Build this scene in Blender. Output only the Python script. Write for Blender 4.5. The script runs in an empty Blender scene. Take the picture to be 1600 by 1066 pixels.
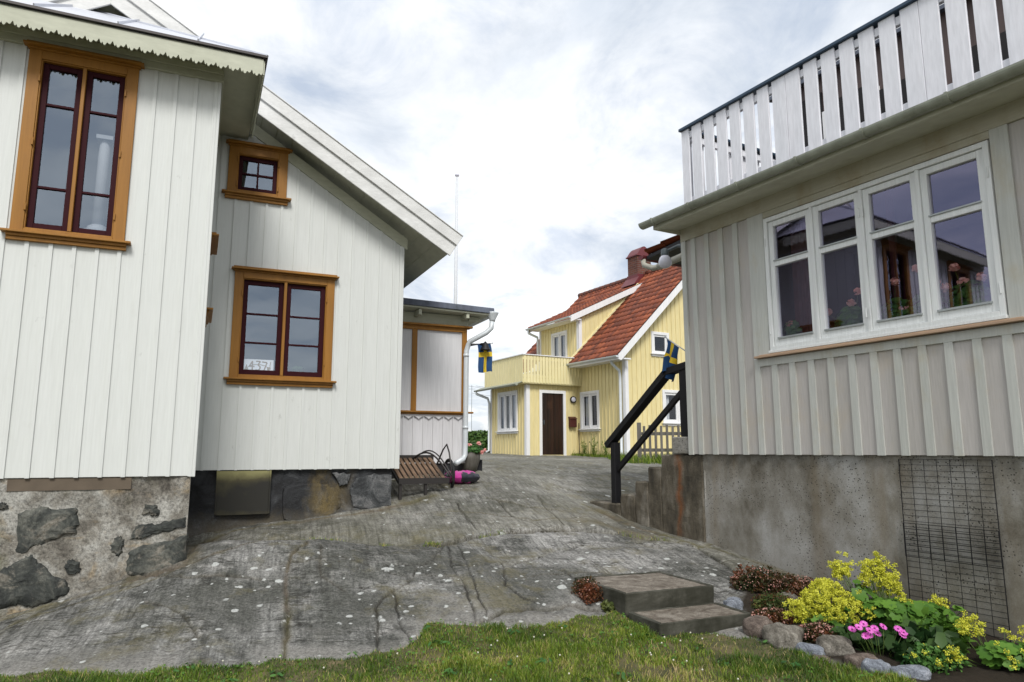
import bpy, bmesh, math, random
import numpy as np
from math import sin, cos, radians, pi, sqrt
from mathutils import Vector, Matrix
random.seed(7)
RNG = np.random.default_rng(5)
scene = bpy.context.scene
COL = scene.collection
ZE = 1.6                      # eye height; house heights below are given relative to the eye

# ------------------------------------------------------------------ materials
def newmat(name):
    m = bpy.data.materials.new(name); m.use_nodes = True
    nt = m.node_tree; b = nt.nodes['Principled BSDF']
    return m, nt, b
def N(nt, t, **k):
    n = nt.nodes.new(t)
    for a, v in k.items():
        if a in n.inputs: n.inputs[a].default_value = v
        else: setattr(n, a, v)
    return n
def coords(nt, sc=(1, 1, 1), rot=0.0, kind='Object'):
    t = N(nt, 'ShaderNodeTexCoord'); mp = N(nt, 'ShaderNodeMapping')
    mp.inputs['Scale'].default_value = sc; mp.inputs['Rotation'].default_value = (0, 0, rot)
    nt.links.new(t.outputs[kind], mp.inputs[0]); return mp.outputs[0]
def noise(nt, vec, scale, detail=5, rough=.55, dist=0.0):
    n = N(nt, 'ShaderNodeTexNoise'); n.inputs['Scale'].default_value = scale
    n.inputs['Detail'].default_value = detail; n.inputs['Roughness'].default_value = rough
    n.inputs['Distortion'].default_value = dist
    nt.links.new(vec, n.inputs['Vector']); return n.outputs['Fac']
def ramp(nt, fac, stops):
    r = N(nt, 'ShaderNodeValToRGB'); e = r.color_ramp.elements
    while len(e) < len(stops): e.new(.5)
    for i, (p, c) in enumerate(stops):
        e[i].position = p
        e[i].color = (c, c, c, 1) if isinstance(c, (int, float)) else (*c, 1)
    nt.links.new(fac, r.inputs[0]); return r.outputs[0]
def mixc(nt, fac, a, b, mode='MIX'):
    m = N(nt, 'ShaderNodeMix', data_type='RGBA', blend_type=mode)
    for s, v in ((m.inputs[0], fac), (m.inputs[6], a), (m.inputs[7], b)):
        if isinstance(v, (int, float)): s.default_value = v
        elif isinstance(v, tuple): s.default_value = (*v, 1)
        else: nt.links.new(v, s)
    return m.outputs[2]
def math_(nt, op, a, b=0.0):
    m = N(nt, 'ShaderNodeMath', operation=op)
    for s, v in ((m.inputs[0], a), (m.inputs[1], b)):
        if isinstance(v, (int, float)): s.default_value = v
        else: nt.links.new(v, s)
    return m.outputs[0]
def bump(nt, b, h, strength=.3, dist=.01):
    n = N(nt, 'ShaderNodeBump'); n.inputs['Strength'].default_value = strength; n.inputs['Distance'].default_value = dist
    nt.links.new(h, n.inputs['Height']); nt.links.new(n.outputs[0], b.inputs['Normal'])
def painted(name, c1, c2, rough=.55, stretch=(9, 9, .8), fine=(60, 60, 3), dirt=None, bmp=.25, dirt_amt=(.55, .75), spec=.3):
    """painted / weathered wood or metal: slow tone drift, grain, optional blotches of wear"""
    m, nt, b = newmat(name)
    v = coords(nt, stretch); a = noise(nt, v, 1.0, 4)
    c = mixc(nt, ramp(nt, a, [(.3, 0.0), (.7, 1.0)]), c1, c2)
    g = noise(nt, coords(nt, fine), 1.0, 3)
    c = mixc(nt, .35, c, ramp(nt, g, [(.3, .62), (.7, 1.0)]), 'MULTIPLY')
    if dirt:
        d = noise(nt, coords(nt, (2.3, 2.3, 1.4)), 1.0, 9, .68)
        c = mixc(nt, ramp(nt, d, [(dirt_amt[0], 0.0), (dirt_amt[1], .8)]), c, dirt)
    nt.links.new(c, b.inputs['Base Color']); b.inputs['Roughness'].default_value = rough
    b.inputs['Specular IOR Level'].default_value = spec
    if bmp: bump(nt, b, g, bmp, .004)
    return m
def plain(name, c, rough=.5, metal=0.0, spec=.4, var=.12, sc=14):
    m, nt, b = newmat(name)
    a = noise(nt, coords(nt, (sc, sc, sc)), 1.0, 4)
    c2 = tuple(x * (1 - var * 2) for x in c)
    nt.links.new(mixc(nt, a, c, c2), b.inputs['Base Color'])
    b.inputs['Roughness'].default_value = rough; b.inputs['Metallic'].default_value = metal
    b.inputs['Specular IOR Level'].default_value = spec
    return m

M = {}
def wornwhite(name, c1, c2):
    m = painted(name, c1, c2, stretch=(5, 5, .35), bmp=.15, dirt=(.52, .53, .50), dirt_amt=(.60, .82)); nt = m.node_tree; b = nt.nodes['Principled BSDF']
    src = b.inputs['Base Color'].links[0].from_socket; v = coords(nt)
    sm = noise(nt, coords(nt, (14, 14, 7)), 1.0, 8, .75); gate = noise(nt, v, 1.3, 5, .6)
    c = mixc(nt, math_(nt, 'MULTIPLY', ramp(nt, sm, [(.60, 0.0), (.68, .65)]), ramp(nt, gate, [(.48, 0.0), (.60, 1.0)])), src, (.33, .34, .33))
    st = noise(nt, coords(nt, (30, 30, .9)), 1.0, 5, .6); c = mixc(nt, ramp(nt, st, [(.56, 0.0), (.72, .35)]), c, (.50, .52, .49))
    sp = N(nt, 'ShaderNodeSeparateXYZ'); nt.links.new(v, sp.inputs[0]); lo = math_(nt, 'ADD', sp.outputs[2], math_(nt, 'MULTIPLY', sm, -.35))
    c = mixc(nt, ramp(nt, lo, [(1.20, .55), (1.38, 0.0)]), c, (.50, .51, .47))
    nt.links.new(c, b.inputs['Base Color']); return m
M['white'] = wornwhite('white_siding_paint', (.78, .805, .80), (.725, .75, .74))
M['whiteold'] = painted('white_siding_paint', (.77, .78, .745), (.71, .72, .685), dirt=(.50, .51, .48), dirt_amt=(.60, .82), stretch=(5, 5, .35), bmp=.15)
M['trimwhite'] = painted('weathered_white_bargeboard', (.72, .72, .70), (.60, .60, .58), dirt=(.20, .20, .19), dirt_amt=(.62, .74), stretch=(4, 4, 8), fine=(18, 18, 70))
M['soffitr'] = painted('pale_olive_soffit_paint', (.60, .60, .50), (.53, .53, .43), dirt=(.36, .35, .25), dirt_amt=(.56, .82), stretch=(2, 2, 2), fine=(7, 7, 30), bmp=.1)
M['porchw'] = painted('greyish_white_porch_paint', (.66, .655, .665), (.61, .605, .61), bmp=.1)
M['cream'] = painted('cream_soffit_paint', (.49, .50, .395), (.43, .44, .34), dirt=(.30, .30, .21), dirt_amt=(.56, .82), stretch=(2, 2, 2), fine=(7, 7, 30), bmp=.1)
M['ochre'] = painted('ochre_window_paint', (.325, .148, .022), (.26, .115, .017), rough=.5, dirt=(.24, .115, .03), dirt_amt=(.6, .8))
M['maroon'] = plain('maroon_sash_paint', (.034, .004, .007), .6, spec=.12)
M['taupe'] = painted('taupe_siding_paint', (.50, .474, .452), (.43, .41, .38), dirt=(.46, .40, .32), dirt_amt=(.52, .74), stretch=(4.4, 4.4, .15), fine=(70, 70, 4), bmp=.45)
M['taupe2'] = painted('greenish_batten_paint', (.54, .55, .515), (.47, .48, .44), dirt=(.44, .40, .30), dirt_amt=(.54, .74), stretch=(4.4, 4.4, .15), fine=(70, 70, 4), bmp=.45)
M['taupe3'] = painted('yellowed_frieze_paint', (.47, .45, .36), (.40, .385, .30), dirt=(.30, .25, .15), dirt_amt=(.48, .7), stretch=(.4, 4, 6), fine=(4, 70, 70), bmp=.45)
M['railwhite'] = painted('balcony_board_paint', (.80, .80, .84), (.74, .75, .79), dirt=(.58, .58, .60), dirt_amt=(.64, .85), fine=(40, 40, 6), bmp=.2)
M['framewhite'] = painted('window_frame_paint', (.80, .82, .81), (.76, .78, .77), rough=.4, bmp=.1)
M['raww'] = painted('raw_wood_ledge', (.50, .34, .22), (.42, .29, .20), stretch=(1, 8, 8), fine=(5, 60, 60))
M['yellow'] = painted('yellow_siding_paint', (.76, .655, .35), (.69, .59, .30), stretch=(3, 3, .6), fine=(30, 30, 3), bmp=.15)
M['yellowl'] = painted('pale_yellow_balcony_paint', (.80, .72, .42), (.75, .67, .37), stretch=(3, 3, .6), fine=(30, 30, 3), bmp=.15)
M['ywhite'] = painted('white_trim_paint', (.80, .80, .80), (.74, .74, .74), bmp=.1)
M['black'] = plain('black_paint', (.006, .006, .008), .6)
M['sashglaze'] = plain('dark_glazed_opening', (.020, .018, .020), .3)
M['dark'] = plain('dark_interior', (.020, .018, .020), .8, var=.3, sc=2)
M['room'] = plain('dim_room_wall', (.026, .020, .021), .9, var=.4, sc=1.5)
M['bluecap'] = plain('blue_grey_sheet_metal', (.035, .065, .105), .45, .2)
M['felt'] = painted('grey_blue_roof_felt', (.13, .15, .19), (.09, .10, .13), dirt=(.04, .05, .045), dirt_amt=(.52, .66), rough=.8)
M['tin'] = plain('pale_sheet_metal_roof', (.62, .64, .70), .38, .35, .5, .12, 3)
M['pipe'] = plain('white_enamelled_metal', (.62, .66, .68), .4, .1, .5, .08, 6)
M['gutter'] = painted('weathered_green_grey_gutter', (.33, .35, .285), (.25, .265, .21), dirt=(.09, .10, .07), dirt_amt=(.55, .75), rough=.45, fine=(8, 50, 50), spec=.5)
M['brickm'] = None
M['curtain'] = plain('white_lace_curtain', (.62, .64, .66), .9, var=.2, sc=25)
M['redcurtain'] = plain('dull_red_curtain', (.16, .055, .06), .9, var=.4, sc=12)
M['globe'] = plain('opal_glass_globe', (.62, .62, .70), .25, var=.02)
M['greymetal'] = plain('grey_cast_metal', (.09, .11, .12), .45, .3)
M['darkmetal'] = plain('rusty_dark_steel', (.055, .050, .048), .5, .6)
M['rubber'] = plain('black_rubber_tyre', (.015, .015, .015), .8)
M['woodslat'] = painted('weathered_brown_slats', (.24, .155, .10), (.12, .075, .045), stretch=(14, 1.5, 14), fine=(80, 5, 80), dirt=(.05, .035, .025), dirt_amt=(.5, .62), rough=.7)
M['doorwood'] = painted('dark_stained_door_boards', (.032, .012, .007), (.008, .004, .003), stretch=(9, 9, .5), fine=(50, 50, 3), dirt=(.075, .032, .016), dirt_amt=(.56, .74), rough=.35, spec=.5)
M['greywood'] = painted('grey_weathered_pickets', (.165, .155, .135), (.11, .10, .09), dirt=(.08, .08, .05), dirt_amt=(.5, .7))
M['mailbox'] = plain('rusty_brown_mailbox_metal', (.085, .022, .016), .5, .2)
M['maroonsheet'] = plain('maroon_sheet_metal', (.15, .030, .036), .45, .1)
M['pinkbag'] = plain('glossy_pink_plastic', (.55, .045, .30), .25, var=.25, sc=8)
M['blackbag'] = plain('glossy_black_plastic', (.03, .03, .04), .2)
M['soil'] = plain('dark_soil', (.035, .026, .018), .95, var=.45, sc=60)
M['card'] = plain('white_card', (.75, .77, .80), .7, var=.03)
M['tanpaint'] = plain('tan_sign_lettering', (.27, .19, .10), .7)
M['flagblue'] = plain('blue_flag_cloth', (.006, .055, .17), .75, var=.2)
M['flagyellow'] = plain('yellow_flag_cloth', (.78, .55, .03), .75, var=.15)
M['stem'] = plain('green_stem', (.10, .16, .03), .6)
M['bark'] = plain('grey_brown_stem', (.09, .07, .05), .9)
M['pot'] = painted('grey_barrel_staves', (.13, .12, .105), (.08, .075, .06), stretch=(20, 20, 1))
M['pvc'] = plain('beige_plastic_pipe', (.38, .37, .31), .5, var=.1)
M['ornament'] = plain('pale_plaster', (.34, .36, .38), .7)
M['whitecol'] = plain('white_ornament_column', (.62, .64, .66), .6)
M['alu'] = plain('aluminium_strip', (.42, .45, .45), .4, .5)
M['wire'] = plain('thin_dark_cable', (.05, .05, .055), .6)
M['terracotta'] = plain('terracotta_pot_clay', (.30, .10, .05), .8)
def leafmat(name, c1, c2, sc=9.0, rough=.5, trans=.25):
    m, nt, b = newmat(name)
    a = N(nt, 'ShaderNodeAttribute', attribute_name='tint')
    c = mixc(nt, a.outputs['Fac'], c1, c2)
    nt.links.new(c, b.inputs['Base Color']); b.inputs['Roughness'].default_value = rough
    b.inputs['Specular IOR Level'].default_value = .25
    t = N(nt, 'ShaderNodeBsdfTranslucent'); nt.links.new(c, t.inputs[0])
    mx = N(nt, 'ShaderNodeMixShader'); mx.inputs[0].default_value = trans
    nt.links.new(b.outputs[0], mx.inputs[1]); nt.links.new(t.outputs[0], mx.inputs[2])
    nt.links.new(mx.outputs[0], nt.nodes['Material Output'].inputs[0])
    return m
M['grass'] = None
M['alchflower'] = leafmat('yellow_green_flower_froth', (.50, .52, .035), (.72, .70, .10))
M['alchleaf'] = leafmat('lobed_green_leaf', (.045, .12, .018), (.12, .24, .035))
M['darkleaf'] = leafmat('dark_green_leaf', (.016, .045, .012), (.05, .10, .022))
M['geraleaf'] = leafmat('geranium_leaf', (.03, .10, .025), (.09, .20, .045))
M['sedum'] = leafmat('reddish_sedum_leaf', (.030, .034, .010), (.15, .050, .022))
M['sedumpink'] = leafmat('pale_pink_sedum_flower', (.36, .15, .12), (.60, .36, .30))
M['sedumgreen'] = leafmat('olive_sedum_leaf', (.05, .075, .02), (.11, .13, .035))
M['petal'] = leafmat('magenta_daisy_petal', (.62, .07, .46), (.82, .24, .68))
M['gerapink'] = leafmat('salmon_pink_geranium_petal', (.85, .36, .33), (.90, .58, .54))
M['heath'] = leafmat('heath_shrub_leaf', (.035, .055, .016), (.11, .13, .04))
M['bush'] = leafmat('bush_leaf', (.03, .075, .015), (.09, .16, .03))
M['weed'] = leafmat('long_weed_blade', (.10, .17, .03), (.28, .30, .09))

def glass(name, fac, tint, trans=(.93, .94, .95)):
    m = bpy.data.materials.new(name); m.use_nodes = True; nt = m.node_tree; nt.nodes.clear()
    o = N(nt, 'ShaderNodeOutputMaterial'); mx = N(nt, 'ShaderNodeMixShader')
    t = N(nt, 'ShaderNodeBsdfTransparent'); t.inputs[0].default_value = (*trans, 1)
    g = N(nt, 'ShaderNodeBsdfGlossy'); g.inputs['Color'].default_value = (*tint, 1); g.inputs['Roughness'].default_value = .015
    ge = N(nt, 'ShaderNodeNewGeometry'); dt = N(nt, 'ShaderNodeVectorMath', operation='DOT_PRODUCT'); nt.links.new(ge.outputs['Incoming'], dt.inputs[0]); nt.links.new(ge.outputs['Normal'], dt.inputs[1])
    sch = math_(nt, 'ADD', math_(nt, 'MULTIPLY', math_(nt, 'POWER', math_(nt, 'SUBTRACT', 1.0, math_(nt, 'ABSOLUTE', dt.outputs['Value'])), 5.0), .96), .04)
    v = coords(nt, (1.3, 1.3, 1.3)); w = noise(nt, v, 1.0, 2)
    bp = N(nt, 'ShaderNodeBump'); bp.inputs['Strength'].default_value = .012; bp.inputs['Distance'].default_value = .05
    nt.links.new(w, bp.inputs['Height']); nt.links.new(bp.outputs[0], g.inputs['Normal'])
    f = math_(nt, 'ADD', math_(nt, 'MULTIPLY', sch, 1.7), fac)
    f.node.use_clamp = True
    nt.links.new(f, mx.inputs[0]); nt.links.new(t.outputs[0], mx.inputs[1]); nt.links.new(g.outputs[0], mx.inputs[2])
    nt.links.new(mx.outputs[0], o.inputs[0]); return m
M['glassL'] = glass('old_window_glass', .16, (.74, .86, 1.0))
M['glassR'] = glass('casement_window_glass', .13, (.76, .72, 1.0))
M['glassY'] = glass('far_window_glass', .0, (.85, .9, 1.0))

def concrete():
    m, nt, b = newmat('pitted_concrete')
    v = coords(nt); a = noise(nt, coords(nt, (1.6, 1.6, 1.1)), 1.0, 9, .68)
    c = ramp(nt, a, [(.34, (.095, .082, .060)), (.47, (.215, .203, .175)), (.60, (.335, .33, .312))])
    szz = N(nt, 'ShaderNodeSeparateXYZ'); nt.links.new(v, szz.inputs[0])
    low = math_(nt, 'ADD', szz.outputs[2], math_(nt, 'MULTIPLY', math_(nt, 'SUBTRACT', noise(nt, coords(nt, (3, 3, 3)), 1.0, 5), .5), .9))
    c = mixc(nt, ramp(nt, low, [(.30, .45), (.70, 0.0)]), c, (.14, .125, .09))
    # vertical rain streaks
    s = noise(nt, coords(nt, (5, 5, .35)), 1.0, 4)
    c = mixc(nt, ramp(nt, s, [(.50, 0.0), (.70, .5)]), c, (.185, .15, .10))
    # browner and mossy near the ground
    pits = N(nt, 'ShaderNodeTexVoronoi'); pits.inputs['Scale'].default_value = 38; nt.links.new(v, pits.inputs['Vector'])
    pm = noise(nt, v, 2.2, 3)
    pf = math_(nt, 'MULTIPLY', ramp(nt, pits.outputs['Distance'], [(.14, 1.0), (.28, 0.0)]), ramp(nt, pm, [(.42, 0.0), (.56, 1.0)]))
    c = mixc(nt, pf, c, (.03, .028, .022))
    f = noise(nt, v, 90, 3)
    c = mixc(nt, .5, c, ramp(nt, f, [(.3, .7), (.7, 1.15)]), 'MULTIPLY')
    nt.links.new(c, b.inputs['Base Color']); b.inputs['Roughness'].default_value = .92
    h = math_(nt, 'SUBTRACT', math_(nt, 'MULTIPLY', f, .35), pf)
    bump(nt, b, h, .6, .006)
    return m
M['concrete'] = concrete()
def stairconc():
    m, nt, b = newmat('dark_stained_stair_concrete')
    v = coords(nt); a = noise(nt, coords(nt, (3, 3, 1.2)), 1.0, 8, .68)
    c = ramp(nt, a, [(.32, (.022, .019, .013)), (.5, (.095, .080, .056)), (.68, (.22, .20, .165))])
    # one streak of rust running down below the post
    sx = N(nt, 'ShaderNodeSeparateXYZ'); nt.links.new(v, sx.inputs[0])
    w = noise(nt, coords(nt, (3, 3, 3)), 1.0, 4)
    dx = math_(nt, 'ABSOLUTE', math_(nt, 'ADD', math_(nt, 'ADD', sx.outputs[0], .235), math_(nt, 'MULTIPLY', math_(nt, 'SUBTRACT', w, .5), .22)))
    st = math_(nt, 'MULTIPLY', ramp(nt, dx, [(.0, 1.0), (.07, 0.0)]), ramp(nt, noise(nt, coords(nt, (14, 14, 3)), 1.0, 4), [(.34, .25), (.55, .95)]))
    c = mixc(nt, st, c, (.17, .060, .016))
    f = noise(nt, v, 70, 4)
    c = mixc(nt, .5, c, ramp(nt, f, [(.3, .65), (.7, 1.15)]), 'MULTIPLY')
    nt.links.new(c, b.inputs['Base Color']); b.inputs['Roughness'].default_value = .95
    bump(nt, b, math_(nt, 'ADD', f, a), .6, .012); return m
M['stair'] = stairconc()
def mortar():
    m, nt, b = newmat('rough_lime_mortar')
    v = coords(nt); a = noise(nt, v, 2.2, 9, .7)
    c = ramp(nt, a, [(.36, (.085, .075, .062)), (.46, (.205, .190, .160)), (.57, (.37, .36, .325))])
    y = noise(nt, coords(nt, (2.1, 2.1, 2.8)), 1.0, 5, .6, .6)
    c = mixc(nt, ramp(nt, y, [(.56, 0.0), (.68, .6)]), c, (.33, .225, .095))
    g = noise(nt, coords(nt, (1.7, 1.7, 1.3)), 1.0, 4)
    c = mixc(nt, ramp(nt, g, [(.56, 0.0), (.70, .6)]), c, (.105, .10, .035))
    f = noise(nt, v, 38, 8, .8)
    c = mixc(nt, .95, c, ramp(nt, f, [(.36, .32), (.5, .95), (.64, 1.45)]), 'MULTIPLY')
    nt.links.new(c, b.inputs['Base Color']); b.inputs['Roughness'].default_value = .95
    bump(nt, b, math_(nt, 'ADD', f, math_(nt, 'MULTIPLY', a, 2.0)), .8, .015); return m
M['mortar'] = mortar()
def fieldstone(name, c1, c2, c3, sc=3.0):
    m, nt, b = newmat(name)
    v = coords(nt); a = noise(nt, v, sc, 9, .74, .6)
    c = ramp(nt, a, [(.38, c1), (.5, c2), (.63, c3)])
    f = noise(nt, v, sc * 12, 8, .78)
    c = mixc(nt, .85, c, ramp(nt, f, [(.36, .4), (.5, .95), (.66, 1.5)]), 'MULTIPLY')
    nt.links.new(c, b.inputs['Base Color']); b.inputs['Roughness'].default_value = .75
    bump(nt, b, math_(nt, 'ADD', f, a), .7, .012); return m
def wallstone():
    m = fieldstone('dark_foundation_stone', (.012, .014, .013), (.040, .044, .038), (.125, .125, .105)); nt = m.node_tree; b = nt.nodes['Principled BSDF']
    src = b.inputs['Base Color'].links[0].from_socket; v = coords(nt); n = noise(nt, v, 3.4, 8, .72, .6); f = noise(nt, v, 38, 8, .8)
    c = mixc(nt, ramp(nt, n, [(.54, 0.0), (.62, .8)]), src, mixc(nt, ramp(nt, f, [(.4, 0.0), (.6, 1.0)]), (.11, .095, .07), (.27, .25, .21)))
    nt.links.new(c, b.inputs['Base Color']); return m
M['stone'] = wallstone()
def tarredmat():
    m, nt, b = newmat('tarred_foundation'); v = coords(nt)
    a = noise(nt, v, 2.1, 9, .7, .5); c = ramp(nt, a, [(.42, (.004, .004, .005)), (.53, (.022, .024, .027)), (.66, (.12, .125, .13))])
    y = noise(nt, coords(nt, (2.2, 2.2, 1.5)), 1.0, 7, .65, .5); sp = N(nt, 'ShaderNodeSeparateXYZ'); nt.links.new(v, sp.inputs[0])
    near = ramp(nt, math_(nt, 'ABSOLUTE', math_(nt, 'SUBTRACT', math_(nt, 'ADD', sp.outputs[0], math_(nt, 'MULTIPLY', y, 1.1)), 2.27)), [(.0, .8), (.34, 0.0)])
    c = mixc(nt, math_(nt, 'MULTIPLY', near, ramp(nt, y, [(.46, 0.0), (.60, .8)])), c, (.20, .14, .040))
    low = math_(nt, 'SUBTRACT', math_(nt, 'ADD', sp.outputs[2], math_(nt, 'MULTIPLY', a, .5)), .2); c = mixc(nt, ramp(nt, low, [(.70, .85), (.92, 0.0)]), c, mixc(nt, a, (.07, .055, .025), (.17, .15, .12)))
    f = noise(nt, v, 60, 5, .7); c = mixc(nt, .6, c, ramp(nt, f, [(.3, .4), (.7, 1.4)]), 'MULTIPLY')
    nt.links.new(c, b.inputs['Base Color']); b.inputs['Roughness'].default_value = .7; bump(nt, b, math_(nt, 'ADD', f, a), .7, .012); return m
M['tarred'] = tarredmat()
M['greyslab'] = fieldstone('grey_foundation_slab', (.016, .018, .020), (.058, .062, .064), (.15, .15, .15), 4.5)
M['mustard'] = fieldstone('mustard_stained_plaster', (.06, .045, .015), (.18, .125, .025), (.23, .19, .09), 5)
def hatch():
    m, nt, b = newmat('mossy_hatch_plate')
    v = coords(nt); a = noise(nt, v, 3.0, 7, .62)
    s2 = N(nt, 'ShaderNodeSeparateXYZ'); nt.links.new(v, s2.inputs[0]); hz = ramp(nt, math_(nt, 'MULTIPLY', math_(nt, 'SUBTRACT', s2.outputs[2], .85), 2.0), [(.02, .22), (.15, .10), (.45, .12), (.72, .22), (.98, .56)])
    c = ramp(nt, math_(nt, 'ADD', math_(nt, 'MULTIPLY', a, .5), hz), [(.40, (.014, .013, .009)), (.58, (.060, .052, .022)), (.80, (.24, .225, .095))])
    nt.links.new(c, b.inputs['Base Color']); b.inputs['Roughness'].default_value = .7
    bump(nt, b, a, .3, .01); return m
M['hatch'] = hatch()
M['boulder'] = fieldstone('beige_boulder', (.065, .056, .042), (.16, .145, .12), (.29, .27, .23), 7)
M['boulderblue'] = fieldstone('blue_grey_cobble', (.09, .10, .12), (.20, .22, .255), (.36, .38, .42), 9)
M['boulderbrown'] = fieldstone('brown_pink_cobble', (.065, .046, .036), (.14, .108, .088), (.25, .21, .18), 8)
M['steptop'] = fieldstone('sandy_step_top', (.085, .066, .048), (.17, .145, .115), (.27, .24, .20), 9)
M['stepside'] = painted('dark_mossy_step_boards', (.032, .031, .022), (.115, .112, .092), stretch=(3, 3, 9), fine=(20, 20, 60), dirt=(.022, .022, .014), dirt_amt=(.44, .60), rough=.9)
def tilemat():
    m, nt, b = newmat('red_clay_tiles')
    t = N(nt, 'ShaderNodeAttribute', attribute_name='tint')
    c = ramp(nt, t.outputs['Fac'], [(0.0, (.115, .028, .012)), (.5, (.215, .050, .018)), (1.0, (.31, .080, .027))])
    a = noise(nt, coords(nt), 1.1, 6, .6)
    c = mixc(nt, ramp(nt, a, [(.5, 0.0), (.72, .6)]), c, (.10, .03, .02))
    nt.links.new(c, b.inputs['Base Color']); b.inputs['Roughness'].default_value = .6; return m
M['tile'] = tilemat()
def brick():
    m, nt, b = newmat('sooty_brick'); v = coords(nt)
    br = N(nt, 'ShaderNodeTexBrick'); br.inputs['Scale'].default_value = 1.0
    br.inputs['Brick Width'].default_value = .25; br.inputs['Row Height'].default_value = .08; br.inputs['Mortar Size'].default_value = .008
    br.inputs['Color1'].default_value = (.085, .025, .015, 1); br.inputs['Color2'].default_value = (.14, .045, .025, 1); br.inputs['Mortar'].default_value = (.12, .10, .09, 1)
    sp = N(nt, 'ShaderNodeSeparateXYZ'); nt.links.new(v, sp.inputs[0])
    cb = N(nt, 'ShaderNodeCombineXYZ'); nt.links.new(math_(nt, 'ADD', sp.outputs[0], sp.outputs[1]), cb.inputs[0]); nt.links.new(sp.outputs[2], cb.inputs[1])
    nt.links.new(cb.outputs[0], br.inputs['Vector']); nt.links.new(br.outputs[0], b.inputs['Base Color']); b.inputs['Roughness'].default_value = .9
    return m
M['brick'] = brick()

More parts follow.
